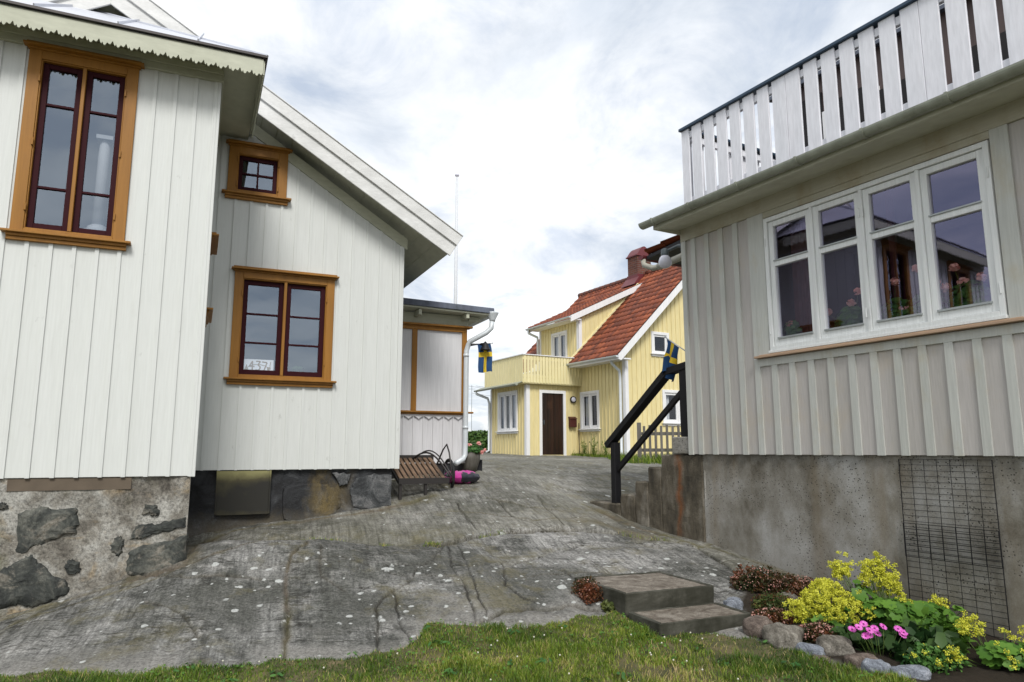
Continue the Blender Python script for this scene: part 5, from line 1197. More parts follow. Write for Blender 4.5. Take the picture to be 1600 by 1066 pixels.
# ================================================================== ground
LB = np.array([(-12,4.3),(-8,4.7),(-4.2,5.0),(-3.52,5.15),(-2.95,5.14),(-2.66,5.17),(-2.23,5.21),(-1.67,5.27),(-1.2,5.39),(-.80,5.58),(-.72,5.72),(-.70,5.93),(-.5,6.02),(.21,6.08),(.54,6.28),(.89,6.44),(1.1,6.3),(1.3,5.98),(1.9,5.9),(2.09,5.64),(2.39,5.22),(2.58,5.0),(3.4,3.9),(4.2,2.6),(6,1)])
def ylawn(x, y=None):
    b = np.interp(x, LB[:, 0], LB[:, 1]); return b + .14 * vnoise(np.asarray(x) * 3.1, np.asarray(x) * 0 + 3.3) + .09 * vnoise(np.asarray(x) * 9., np.asarray(x) * 0 + 8.3) + .05 * vnoise(np.asarray(x) * 27., np.asarray(x) * 0 + 4.3)
def soilmask(X, Y):
    xl = np.interp(Y, [1, 3.9, 5.0, 5.64, 5.95, 6.6, 7.2, 7.6], [6, 3.4, 2.55, 2.08, 1.95, 1.95, 2.25, 2.6]); return np.clip((X - xl) / .12 + .3 * fbm(X * 5, Y * 5, 3), 0, 1) * np.clip((7.35 - Y) / .5, 0, 1)
def ground_z(X, Y):
    d, c, ms = cracks(X, Y); s = soilmask(X, Y)
    return rockz(X, Y) - d + ms * .006 + s * (.03 + .02 * fbm(X * 7, Y * 7, 3)) + ZE
def rockmat():
    m, nt, b = newmat('ice_polished_gneiss')
    pos = coords(nt); rot = coords(nt, (1, 1, 1), radians(-17))
    def mapped(src, sc_, rz=0.0):
        mp = N(nt, 'ShaderNodeMapping'); mp.inputs['Scale'].default_value = sc_; mp.inputs['Rotation'].default_value = (0, 0, rz); nt.links.new(src, mp.inputs[0]); return mp.outputs[0]
    stri = noise(nt, mapped(rot, (26, 2.4, 5)), 1.0, 8, .72, .5)
    band = noise(nt, mapped(rot, (6, 1.1, 2)), 1.0, 7, .66, .4)
    big = noise(nt, pos, .9, 8, .66, .3)
    mid = noise(nt, pos, 5.5, 9, .74)
    fine = noise(nt, pos, 42.0, 6, .78)
    c = ramp(nt, mid, [(.36, (.036, .037, .034)), (.46, (.110, .110, .100)), (.55, (.205, .202, .188)), (.66, (.35, .34, .318))])
    c = mixc(nt, ramp(nt, band, [(.47, 0.0), (.62, .75)]), c, (.25, .248, .235))
    c = mixc(nt, math_(nt, 'MULTIPLY', ramp(nt, big, [(.45, 0.0), (.54, .85)]), ramp(nt, mid, [(.35, 1.0), (.62, .45)])), c, (.062, .064, .055))
    c = mixc(nt, ramp(nt, noise(nt, mapped(pos, (.7, .7, 1), 1.0), 1.0, 6, .6), [(.49, 0.0), (.62, .7)]), c, (.37, .362, .345))
    c = mixc(nt, .85, c, ramp(nt, stri, [(.36, .38), (.48, .92), (.60, 1.35)]), 'MULTIPLY')
    c = mixc(nt, .9, c, ramp(nt, fine, [(.36, .34), (.49, .98), (.64, 1.6)]), 'MULTIPLY')
    # pale scratches crossing the grooves
    vein = noise(nt, mapped(rot, (1.3, 11, 3), .8), 1.0, 7, .62, .8)
    c = mixc(nt, math_(nt, 'MULTIPLY', ramp(nt, vein, [(.488, 0.0), (.5, 1.0), (.512, 0.0)]), ramp(nt, big, [(.42, 0.0), (.6, .65)])), c, (.40, .39, .36))
    # hairline fissures following two joint directions
    for rz, sc_, g in ((.25, (1.0, 7.5, 1), 1.9), (1.25, (1.1, 6.0, 1), 2.3)):
        fz = noise(nt, mapped(pos, sc_, rz), 1.0, 5, .58, .35); gate = ramp(nt, noise(nt, pos, g, 4), [(.44, 0.0), (.53, .9)])
        c = mixc(nt, math_(nt, 'MULTIPLY', ramp(nt, fz, [(.486, 0.0), (.497, 1.0), (.503, 1.0), (.514, 0.0)]), gate), c, (.026, .024, .019))
    # pale clean rock along the turf, olive film on the upper slab
    pz = N(nt, 'ShaderNodeAttribute', attribute_name='paleband'); oz = N(nt, 'ShaderNodeAttribute', attribute_name='upper'); dz = N(nt, 'ShaderNodeAttribute', attribute_name='darkzone')
    c = mixc(nt, math_(nt, 'MULTIPLY', dz.outputs['Fac'], .72), c, mixc(nt, .9, (.078, .079, .068), ramp(nt, fine, [(.36, .3), (.5, 1.0), (.64, 1.7)]), 'MULTIPLY'))
    c = mixc(nt, math_(nt, 'MULTIPLY', pz.outputs['Fac'], .7), c, mixc(nt, .9, (.29, .278, .255), ramp(nt, fine, [(.36, .45), (.5, 1.0), (.64, 1.35)]), 'MULTIPLY'))
    c = mixc(nt, math_(nt, 'MULTIPLY', oz.outputs['Fac'], .5), c, mixc(nt, .8, (.170, .162, .120), ramp(nt, stri, [(.36, .55), (.5, 1.0), (.62, 1.3)]), 'MULTIPLY'))
    # dry moss in hollows
    c = mixc(nt, math_(nt, 'MULTIPLY', ramp(nt, noise(nt, pos, 1.5, 9, .72), [(.53, 0.0), (.64, .6)]), ramp(nt, fine, [(.35, .4), (.6, 1.0)])), c, (.150, .128, .050))
    # white lichen rosettes
    li = N(nt, 'ShaderNodeAttribute', attribute_name='lichen')
    for sc_, r0, r1, g0 in ((4.4, .20, .235, .40), (6.8, .22, .26, .44), (11.0, .22, .28, .46)):
        wp = mixc(nt, .05, pos, noise_col(nt, pos, 16.0))
        vo = N(nt, 'ShaderNodeTexVoronoi'); vo.inputs['Scale'].default_value = sc_; nt.links.new(wp, vo.inputs['Vector'])
        sepc = N(nt, 'ShaderNodeSeparateColor'); nt.links.new(vo.outputs['Color'], sepc.inputs[0])
        vary = math_(nt, 'ADD', vo.outputs['Distance'], math_(nt, 'MULTIPLY', sepc.outputs[0], .16))
        keep = ramp(nt, math_(nt, 'ADD', sepc.outputs[1], math_(nt, 'MULTIPLY', li.outputs['Fac'], .55)), [(.92, 0.0), (.94, 1.0)])
        f = math_(nt, 'MULTIPLY', ramp(nt, vary, [(r0, .95), (r1, 0.0)]), keep)
        c = mixc(nt, math_(nt, 'MULTIPLY', f, ramp(nt, fine, [(.35, .55), (.55, 1.0)])), c, (.56, .575, .55))
    ck = N(nt, 'ShaderNodeAttribute', attribute_name='crack'); ms = N(nt, 'ShaderNodeAttribute', attribute_name='moss'); so = N(nt, 'ShaderNodeAttribute', attribute_name='soil')
    c = mixc(nt, math_(nt, 'MULTIPLY', ck.outputs['Fac'], .92), c, (.014, .012, .009))
    mf = math_(nt, 'MULTIPLY', ms.outputs['Fac'], ramp(nt, mid, [(.36, .15), (.56, .9)]))
    c = mixc(nt, mf, c, mixc(nt, ramp(nt, big, [(.4, 0.0), (.6, 1.0)]), mixc(nt, fine, (.05, .055, .012), (.20, .17, .06)), mixc(nt, fine, (.06, .045, .03), (.24, .185, .13))))
    c = mixc(nt, so.outputs['Fac'], c, mixc(nt, fine, (.010, .008, .005), (.045, .032, .02)))
    hm = N(nt, 'ShaderNodeAttribute', attribute_name='heath')
    c = mixc(nt, hm.outputs['Fac'], c, mixc(nt, mid, (.05, .06, .025), (.13, .12, .07)))
    nt.links.new(c, b.inputs['Base Color']); b.inputs['Roughness'].default_value = .8; b.inputs['Specular IOR Level'].default_value = .3
    h = math_(nt, 'ADD', math_(nt, 'MULTIPLY', fine, .8), math_(nt, 'ADD', math_(nt, 'MULTIPLY', stri, 1.5), math_(nt, 'MULTIPLY', mid, 1.3)))
    bump(nt, b, h, .9, .022)
    return m
def noise_col(nt, vec, scale):
    n = N(nt, 'ShaderNodeTexNoise'); n.inputs['Scale'].default_value = scale; n.inputs['Detail'].default_value = 3; nt.links.new(vec, n.inputs['Vector']); return n.outputs['Color']
M['rock'] = rockmat()
def spaced(a, b, lo, hi, fine, grow):
    c = list(np.arange(a, b, fine)); s = fine; x = c[-1]
    while x < hi: s *= grow; x += s; c.append(x)
    s = fine; x = a
    while x > lo: s *= grow; x -= s; c.insert(0, x)
    return np.array(c)
xs = spaced(-4.5, 3.0, -450, 450, .012, 1.08); ys = spaced(4.8, 9.8, -60, 600, .012, 1.03)
def far_z(X, Y):
    z = ground_z(X, Y); t = np.clip((Y - 70) / 120, 0, 1); z = z - 5 * t
    far = np.clip((np.abs(X) - 25) / 60, 0, 1); z = z - 1.0 * far
    return z + np.clip((Y - 34) / 10, 0, 1) * .25 * fbm(X * .35, Y * .35, 3)
_c = {}
def ck_(X, Y): return cracks(X, Y)[1]
def ms_(X, Y): return cracks(X, Y)[2]
GD = grid_mesh('rock_ground', xs, ys, far_z, M['rock'], {'crack': ck_, 'moss': ms_, 'soil': soilmask,
    'paleband': lambda X, Y: np.clip(1.15 - (Y - ylawn(X)) / .42 + 1.6 * fbm(X * 1.9, Y * 2.6, 4), 0, 1) * np.clip(1.3 + fbm(X * .9 + 7, Y * .9, 2) * 2.4, 0, 1) * (Y < 7.4),
    'upper': lambda X, Y: np.clip((Y - np.interp(X, [p[0] for p in CR[0][0]], [p[1] for p in CR[0][0]])) / .10, 0, 1) * np.clip(.85 + fbm(X * 1.1, Y * 1.1, 3), 0, 1),
    'darkzone': lambda X, Y: np.clip(1.35 * np.exp(-((X - .35) ** 2 / 1.1 + (Y - 6.95) ** 2 / .45)) + .9 * np.exp(-((X + 1.3) ** 2 / .5 + (Y - 6.4) ** 2 / .35)) + .8 * np.exp(-((X + 2.5) ** 2 / .4 + (Y - 6.5) ** 2 / .3)) + 1.5 * fbm(X * 2.2, Y * 2.2, 4) - .12, 0, 1),
    'lichen': lambda X, Y: np.clip(np.exp(-((X - .45) ** 2 / 1.2 + (Y - 7.0) ** 2 / .9)) + .55 * np.exp(-((X + 1.6) ** 2 / 1.8 + (Y - 6.5) ** 2 / .5)) + .5 * np.exp(-((X - 2) ** 2 / .5 + (Y - 7.2) ** 2 / .5)) + .3 * fbm(X * 1.7, Y * 1.7, 3), 0, 1), 'heath': lambda X, Y: np.clip((Y - 29) / 6 + fbm(X * .5, Y * .5, 2), 0, 1)})
tag(GD, kind='structure')
# lawn sheet and blades
def lawnmat():
    m, nt, b = newmat('lawn_turf'); v = coords(nt); a = noise(nt, v, 5, 6, .65)
    nt.links.new(ramp(nt, a, [(.35, (.040, .042, .014)), (.52, (.075, .070, .025)), (.68, (.15, .115, .06))]), b.inputs['Base Color']); b.inputs['Roughness'].default_value = .95
    bump(nt, b, noise(nt, v, 60, 4), .8, .02); return m
def lawn_z(X, Y):
    e = ylawn(X) - Y
    return rockz(X, Y) + ZE - .06 + .095 * np.clip(e / .10 + .2, 0, 1) ** .6 + .012 * fbm(X * 6, Y * 6, 3)
lx = np.concatenate([np.arange(-14, -5, .3), np.arange(-5, 3.6, .035), np.arange(3.6, 9, .3)]); ly = np.concatenate([np.arange(-6, 3.6, .3), np.arange(3.6, 6.7, .035)])
# drop the faces far beyond the edge so that the sheet never shows above the rock
X_, Y_ = np.meshgrid(lx, ly); keep = (Y_ < ylawn(X_) + .12)
co = np.stack([X_, Y_, lawn_z(X_, Y_)], -1).reshape(-1, 3); ii = np.arange(X_.size).reshape(X_.shape)
q = np.stack([ii[:-1, :-1], ii[:-1, 1:], ii[1:, 1:], ii[1:, :-1]], -1).reshape(-1, 4); kk = keep.ravel(); q = q[kk[q].all(1)]
tag(raw_mesh('lawn', co, q, lawnmat(), True), kind='structure')
def grassmat():
    m, nt, b = newmat('grass_blades'); a = N(nt, 'ShaderNodeAttribute', attribute_name='tint')
    c = ramp(nt, a.outputs['Fac'], [(0.0, (.045, .095, .010)), (.45, (.125, .205, .018)), (.8, (.27, .33, .04)), (.9, (.38, .33, .10)), (1.0, (.46, .36, .18))])
    nt.links.new(c, b.inputs['Base Color']); b.inputs['Roughness'].default_value = .5; b.inputs['Specular IOR Level'].default_value = .3
    t = N(nt, 'ShaderNodeBsdfTranslucent'); nt.links.new(c, t.inputs[0]); mx = N(nt, 'ShaderNodeMixShader'); mx.inputs[0].default_value = .3
    nt.links.new(b.outputs[0], mx.inputs[1]); nt.links.new(t.outputs[0], mx.inputs[2]); nt.links.new(mx.outputs[0], nt.nodes['Material Output'].inputs[0]); return m
M['grass'] = grassmat()
def blades(name, X, Y, Zb, H, Wd, T, mat, parent=None):
    n = len(X); a = RNG.random(n) * 2 * pi; dx, dy = np.cos(a), np.sin(a); ln = RNG.uniform(.15, .95, n) * H; b = a + RNG.normal(0, .6, n); lx_, ly_ = -np.sin(b) * ln, np.cos(b) * ln
    P = np.stack([X, Y, Zb], -1); w = np.stack([dx * Wd, dy * Wd, 0 * dx], -1)
    m_ = P + np.stack([lx_ * .35, ly_ * .35, H * .6], -1); t_ = P + np.stack([lx_, ly_, H * RNG.uniform(.8, 1.05, n)], -1)
    co = np.stack([P - w, P + w, m_ + w * .75, m_ - w * .75, t_ + w * .15, t_ - w * .15], 1).reshape(-1, 3); k = np.arange(n)[:, None] * 6
    F = np.concatenate([k + [0, 1, 2, 3], k + [3, 2, 4, 5]]); return raw_mesh(name, co, F, mat, False, np.repeat(T, 6), parent)
n = 210000
X = RNG.uniform(-4.6, 3.6, n); Y = RNG.uniform(3.9, 6.6, n) ; ok = (Y < ylawn(X) + .04 - .22 * RNG.random(n) ** 3)
X, Y = X[ok], Y[ok]
bare = fbm(X * 2.3 + 5, Y * 2.3, 4); keep = RNG.random(len(X)) < np.clip(1.15 - 2.4 * np.clip(bare, 0, 1), .12, 1); X, Y, bare = X[keep], Y[keep], bare[keep]
tall = np.clip(fbm(X * 3.1, Y * 3.1 + 9, 3) + .5, .15, 1.3); edge = np.clip((ylawn(X) - Y) / .25, .35, 1)
T = np.clip(.36 + .9 * fbm(X * 2.1 + 2, Y * 2.1, 4) + RNG.normal(0, .17, len(X)) + .9 * np.clip(bare - .08, 0, 1), 0, 1)
T = np.where(RNG.random(len(X)) < .06 + .25 * np.clip(bare, 0, 1), RNG.uniform(.85, 1, len(X)), T)
tag(blades('grass', X, Y, lawn_z(X, Y) - .004, (.018 + .044 * tall ** 1.4) * RNG.uniform(.6, 1.35, len(X)) * (.6 + .4 * edge), RNG.uniform(.0016, .0032, len(X)), T, M['grass']), kind='stuff')
# clover leaves and white heads
n = 5200; X = RNG.uniform(-4.4, 2.6, n); Y = RNG.uniform(4.1, 6.4, n); ok = (Y < ylawn(X) - .04) & (fbm(X * 1.9 + 30, Y * 1.9, 3) > .08); X, Y = X[ok], Y[ok]
C = np.stack([X, Y, lawn_z(X, Y) + RNG.uniform(.012, .035, len(X))], -1); D = RNG.normal(0, .4, C.shape) + [0, -.2, 1]
tag(fan_leaves('clover_leaves', C, D, .010, M['alchleaf'], lobes=3, cup=.1), kind='stuff')
wC, wD = [], []
for k in range(46):
    x, y = random.uniform(-3.6, 2.0), random.uniform(4.7, 6.1)
    if y > float(ylawn(np.array(x))) - .03: continue
    z = float(lawn_z(np.array(x), np.array(y)))
    for j in range(random.randint(6, 11)):
        a = random.uniform(0, 6.28); r = random.uniform(.02, .06); wC.append((x + r * cos(a), y + r * sin(a), z + random.uniform(.015, .04))); wD.append((cos(a) * .5, sin(a) * .5, .8))
tag(fan_leaves('lawn_weeds', np.array(wC), np.array(wD), .0105, M['geraleaf'], elong=1.9), kind='stuff')
n = 50; X = RNG.uniform(-3.4, 1.8, n); Y = RNG.uniform(4.75, 5.9, n); ok = Y < ylawn(X) - .08; X, Y = X[ok], Y[ok]
m = MB()
for x, y in zip(X, Y): m.lathe([(.002, -.005), (.0065, 0), (.006, .005), (.002, .008)], (x, y, float(lawn_z(np.array(x), np.array(y))) + .045), 7)
tag(m.build('clover_flowers', plain('white_clover_head', (.62, .60, .50), .8)), kind='stuff')
# grass growing in the long moss-filled cracks and by the yellow house
def along(pl, n, w):
    pl = np.array(pl); t = RNG.uniform(0, len(pl) - 1, n); i = t.astype(int); f = (t - i)[:, None]; p = pl[i] * (1 - f) + pl[i + 1] * f; return p + RNG.normal(0, w, (n, 2))
P = np.concatenate([along([(-.95, 8.12), (-.82, 8.16)], 150, .03), along([(-.4, 8.5), (-.1, 8.68)], 120, .03), along([(-1.45, 8.06), (-1.35, 8.05)], 50, .03), along([(-2.3, 8.1), (-1.95, 8.17)], 110, .05), along([(1.3, 8.92), (1.9, 8.68)], 150, .04)])
X, Y = P[:, 0], P[:, 1]
tag(blades('crack_grass', X, Y, rockz(X, Y) + ZE - .03, RNG.uniform(.015, .05, len(X)), RNG.uniform(.0015, .003, len(X)), np.clip(RNG.normal(.6, .3, len(X)), 0, 1), M['grass']), kind='stuff')
ca, sa = cos(YA), sin(YA)
def yw(a, b): return YP[0] + a * ca - b * sa, YP[1] + a * sa + b * ca
u = RNG.uniform(-.4, .02, 3000); v = RNG.uniform(-.3, 2.5, 3000); X, Y = yw(u, v)
tag(blades('weedy_strip', X, Y, gz(X, Y) + ZE - .02, RNG.uniform(.03, .13, len(X)) * (1 + 1.2 * (RNG.random(len(X)) < .06)), RNG.uniform(.004, .009, len(X)), np.clip(RNG.normal(.45, .25, len(X)), 0, 1), M['grass']), kind='stuff')
X = RNG.uniform(2.6, 7.5, 9000); Y = RNG.uniform(16.2, 19.5, 9000)
tag(blades('fence_grass', X, Y, gz(X, Y) + ZE - .02, RNG.uniform(.05, .25, len(X)), RNG.uniform(.004, .009, len(X)), np.clip(RNG.normal(.4, .25, len(X)), 0, 1), M['grass']), kind='stuff')
for i, (a, b, hh, lab) in enumerate(((-.22, .75, .55, 'tall thin weed against the yellow wall, nearer its corner downspout'), (-.25, 1.35, .75, 'tallest wispy weed below the window of the yellow house'), (-.2, 1.95, .5, 'wispy weed close to the brown mailbox corner'))):
    wx, wy = yw(a, b); W_ = empty('wall_weed', (wx, wy, G(wx, wy)), 0, lab, 'weed', 'tall weeds at the foot of the yellow wall')
    pts = []
    for k in range(9):
        an = random.uniform(0, 6.28); r = random.uniform(.03, .16); pts.append(((random.uniform(-.08, .08), random.uniform(-.08, .08), 0), (r * cos(an), r * sin(an), hh * random.uniform(.6, 1))))
    stems_obj(pts, M['weed'], W_, .006)
    C = np.array([Vector(p[0]).lerp(Vector(p[1]), random.uniform(.2, 1)) for p in pts for _ in range(10)]) + RNG.normal(0, .02, (90, 3)); fan_leaves('foliage', C, RNG.normal(size=C.shape), .014, M['weed'], W_, elong=2.2)

# --- wooden-edged garden steps on the lawn
def garden_step(name, label, pts, zt, zb):
    cx = sum(p[0] for p in pts) / 4; cy = sum(p[1] for p in pts) / 4
    E_ = empty(name, (cx, cy, zb + ZE), 0, label, 'step', 'two low garden steps on the lawn edge'); o = [(x - cx, y - cy) for x, y in pts]
    ins = [(x * .93, y * .90) for x, y in o]; h = zt - zb
    m = MB(); m.hexa([(x, y, 0) for x, y in ins] + [(x, y, h - .006) for x, y in ins]); roughen(m.build('tread', M['steptop'], E_, bev=.004), .014)
    m = MB()
    for k in range(4):
        a, b = Vector((*o[k], 0)), Vector((*o[(k + 1) % 4], 0)); ia, ib = Vector((*ins[k], 0)), Vector((*ins[(k + 1) % 4], 0)); hz = Vector((0, 0, h + .002 * (k % 2)))
        m.hexa([tuple(p) for p in (a, b, ib, ia)] + [tuple(p + hz) for p in (a, b, ib, ia)])
    roughen(m.build('edge_board', M['stepside'], E_, bev=.006), .014); return E_
garden_step('garden_step', 'lower of the two low garden steps, its front corner on the grass', [(1.164, 5.82), (2.01, 6.20), (1.83, 6.64), (.985, 6.24)], -1.345, -1.62)
garden_step('garden_step', 'upper of the two low garden steps, with sandy soil on its top', [(.97, 6.27), (1.83, 6.65), (1.50, 7.42), (.60, 7.08)], -1.204, -1.62)

# --- stones edging the bed
def boulder(x, y, sx, sy, sz, label, mat, rz=0, seed=0, sink=.25):
    m = MB(); nu, nv = 26, 16; z0 = G(x, y); idx = {}
    for j in range(nv + 1):
        th = pi * j / nv
        for i in range(nu):
            ph = 2 * pi * i / nu; p = (sin(th) * cos(ph), sin(th) * sin(ph), cos(th))
            q = [abs(c) ** .7 * (1 if c > 0 else -1) for c in p]
            d = 1 + .34 * float(fbm(np.array(p[0] * 1.3 + seed * 3.1 + p[2]), np.array(p[1] * 1.3 + seed + p[2] * .7), 3)) + .03 * float(fbm(np.array(p[0] * 6 + seed), np.array(p[1] * 6 + p[2] * 5), 2))
            idx[i, j] = m.P((q[0] * sx / 2 * d, q[1] * sy / 2 * d, q[2] * sz / 2 * d + sz * (.5 - sink)))
    for j in range(nv):
        for i in range(nu): m.face((idx[i, j], idx[(i + 1) % nu, j], idx[(i + 1) % nu, j + 1], idx[i, j + 1]))
    o = m.build('edging_stone', mat, None, smooth=True); o.location = (x, y, z0); o.rotation_euler = (random.uniform(-.1, .1), random.uniform(-.15, .15), rz)
    return tag(o, label, 'stone', 'stones edging the flower bed')
boulder(1.99, 5.96, .21, .19, .19, 'brownish round stone touching the end of the lower garden step', M['boulderbrown'], .3, 1)
boulder(2.10, 5.72, .30, .22, .22, 'largest rounded beige stone, second from the garden step', M['boulder'], -.7, 2)
boulder(2.22, 5.53, .20, .10, .10, 'narrow blue-grey cobble between two beige boulders', M['boulderblue'], -.6, 3)
boulder(2.41, 5.55, .26, .19, .17, 'olive-beige boulder right of the narrow blue-grey cobble', M['boulder'], -.2, 4)
boulder(2.50, 5.31, .23, .14, .12, 'flat brown stone in front of the pink daisies', M['boulderbrown'], -.25, 5, .3)
boulder(2.49, 5.11, .17, .12, .13, 'pale blue cobble at the lower edge of the photo', M['boulderblue'], .2, 6)
boulder(2.70, 5.05, .24, .13, .11, 'long grey stone at the bottom edge, right of the pale blue cobble', M['boulderblue'], -.4, 7)
boulder(2.50, 6.62, .16, .14, .14, 'grey stone among the reddish sedum left of the yellow flower mound', M['boulder'], .4, 8, .2)
boulder(1.97, 6.55, .17, .12, .12, 'small blue-grey stone beside the upper garden step', M['boulderblue'], .1, 9, .2)
boulder(2.53, 5.00, .07, .06, .06, 'tiny terracotta-coloured stone at the bottom edge', M['terracotta'], .1, 10, .2)
boulder(2.26, 5.44, .13, .07, .06, 'small flat brown stone half sunk in grass', M['boulderbrown'], -.4, 12, .5)
boulder(2.06, 6.28, .12, .08, .06, 'small pale stone beside the lower garden step', M['boulder'], -.4, 13, .3)

# --- plants of the bed
def puffs(name, heads, r, n, size, mat, parent, flat=.6):
    C = []
    for h in heads: q, _ = ball(n, h, (r, r, r * flat), .1); C.append(q)
    C = np.concatenate(C); return fan_leaves(name, C, RNG.normal(size=C.shape) + [0, -.3, .8], size, mat, parent, seg=5)
def alchemilla(x, y, label, mounds, leaves, nhead, lw=.055, leafmat_='alchleaf'):
    z = G(x, y); E_ = empty('yellow_flowered_plant', (x, y, z), 0, label, 'plant', "mounds of yellow-green flowers along the concrete wall")
    H = []; S_ = []
    for (mx_, my_, mz_, rx, ry, rz_, cnt) in mounds:
        C, _ = ball(cnt, (mx_, my_, mz_), (rx, ry, rz_), .35); C = C[C[:, 2] > mz_ - rz_ * .55]; C = C + (C - [mx_, my_, mz_]) * (.9 * fbm(C[:, 0] * 7 + x, C[:, 1] * 7 + C[:, 2] * 6, 3))[:, None] + RNG.normal(0, .012, C.shape); H += [tuple(c) for c in C]
        S_ += [((mx_ * .4 + random.uniform(-.06, .06), my_ * .4 + random.uniform(-.04, .04), .0), tuple(c)) for c in C[::5]]
    puffs('flower_froth', H, .024, int(nhead * 1.3), .0050, M['alchflower'], E_, .8); stems_obj(S_, M['stem'], E_, .0025)
    L, D, Sz = [], [], []
    for (a, b, c, rx, ry, rz_, cnt) in leaves:
        q, d = ball(cnt, (a, b, c), (rx, ry, rz_), .3); L.append(q); D.append(d * .5 + [0, -.35, .8])
    L = np.concatenate(L); D = np.concatenate(D); fan_leaves('foliage', L, D, lw, M[leafmat_], E_, lobes=7, cup=.22)
    return E_
alchemilla(2.62, 6.08, 'broad dense mound of yellow-green flowers in the middle of the bed', [(-.04, 0, .17, .29, .22, .17, 560), (.02, .10, .32, .11, .10, .09, 80), (-.27, -.02, .12, .10, .12, .10, 60)], [(0, 0, .08, .27, .2, .09, 50)], 26)
alchemilla(3.12, 6.10, 'tall yellow-green flower sprays over big lobed leaves against the concrete wall', [(-.05, .05, .42, .15, .10, .17, 230), (-.32, .12, .44, .09, .07, .12, 90), (.06, .04, .30, .09, .07, .12, 60), (.10, -.05, .20, .05, .05, .08, 14), (.40, -.02, .17, .09, .06, .07, 40)],
           [(.02, -.05, .13, .26, .18, .10, 90), (.26, -.08, .12, .18, .13, .08, 44), (-.2, .05, .26, .08, .06, .10, 16)], 26, .058)
alchemilla(3.48, 5.25, 'loose yellow-green flowering plant at the lower right corner of the bed', [(-.20, .06, .26, .09, .07, .08, 50), (.18, .0, .17, .22, .12, .10, 60), (-.48, -.10, .10, .20, .10, .07, 40), (.05, -.2, .12, .25, .1, .09, 40)],
           [(.04, -.08, .09, .28, .16, .09, 90), (.28, -.1, .09, .2, .14, .10, 50)], 22, .055)
def clump(name, x, y, label, cat, rad, h, n, size, mat, mat2=None, n2=0, size2=.01, group=None):
    E_ = empty(name, (x, y, G(x, y)), 0, label, cat, group); C, D = ball(n, (0, 0, h * .35), (rad[0], rad[1], h * .7), .15); C = C[C[:, 2] > -.02]; D = RNG.normal(size=C.shape) + [0, -.2, .8]
    C = C * (1 + .55 * fbm(C[:, 0] * 9 + x * 7, C[:, 1] * 9 + C[:, 2] * 5, 3))[:, None] + RNG.normal(0, .008, C.shape)
    tt = np.clip(.45 + 1.5 * fbm(C[:, 0] * 8 + x * 5, C[:, 1] * 8 + y * 5, 3) + RNG.normal(0, .22, len(C)), 0, 1)
    fan_leaves('foliage', C, D, size, M[mat], E_, elong=1.5, seg=5, tint=tt)
    if mat2:
        C, D = ball(n2, (0, -.02, h * .5), (rad[0] * .95, rad[1] * .9, h * .62), .75); C = C[C[:, 2] > .03]; o = fan_leaves('flower_heads', C, RNG.normal(size=C.shape) + [0, -.3, .6], size2, M[mat2], E_, seg=5); o['kind'] = 'stuff'
    return E_
gs = 'clumps of low reddish sedum'
clump('sedum_clump', 2.32, 6.98, 'dark reddish sedum clump against the wall behind the steps', 'sedum', (.26, .22), .20, 5200, .0085, 'sedum', 'sedumpink', 420, .006, gs)
clump('sedum_clump', 2.62, 6.80, 'reddish sedum with pink tips between wall and yellow flower mound', 'sedum', (.24, .18), .19, 4200, .008, 'sedum', 'sedumpink', 560, .006, gs)
clump('sedum_clump', 2.30, 6.52, 'olive green sedum clump left of the yellow flower mound', 'sedum', (.20, .16), .13, 3600, .008, 'sedumgreen', 'sedum', 500, .007, gs)
clump('sedum_clump', 2.20, 6.22, 'rust-red sedum clump beside the lower garden step', 'sedum', (.20, .18), .11, 3600, .008, 'sedum', 'sedumpink', 420, .006, gs)
clump('sedum_clump', 2.38, 5.80, 'pink-tipped sedum clump behind the row of edging stones', 'sedum', (.17, .13), .13, 3000, .008, 'sedum', 'sedumpink', 520, .006, gs)
clump('sedum_clump', .70, 6.78, 'dark red sedum tuft at the left end of the upper garden step', 'sedum', (.13, .26), .16, 3400, .008, 'sedum', 'sedumpink', 150, .005, gs)
clump('low_green_plant', .95, 6.50, 'small-leaved green plant trailing in front of the upper garden step', 'plant', (.20, .10), .09, 1300, .012, 'sedumgreen')
clump('low_green_plant', 2.98, 5.42, 'dark leafy patch beside the pink daisies under the wire mesh', 'plant', (.28, .22), .20, 420, .036, 'darkleaf')
clump('low_green_plant', 2.92, 5.20, 'fine pale green foliage with tiny white flowers near the bottom stones', 'plant', (.22, .12), .16, 1500, .011, 'geraleaf', 'whitet' if False else 'alchflower', 40, .006)
clump('low_green_plant', 3.30, 5.62, 'mid green leafy stems in front of the lower wire mesh', 'plant', (.22, .16), .26, 300, .028, 'alchleaf')
clump('low_green_plant', 2.72, 5.66, 'very dark leaves below and around the pink daisies', 'plant', (.24, .16), .16, 420, .030, 'darkleaf')
PD = empty('pink_daisies', (2.68, 5.42, G(2.68, 5.42)), 0, 'bunch of bright pink daisies between the edging stones and the dark leaves', 'flowers')
co = []; fa = []; ti = []; cen = []
offs = [(-.14, .27), (-.155, .235), (-.09, .285), (-.075, .245), (-.03, .255), (.035, .262), (-.10, .20), (-.055, .19), (.015, .195), (.12, .25), (.145, .225), (.135, .205)]
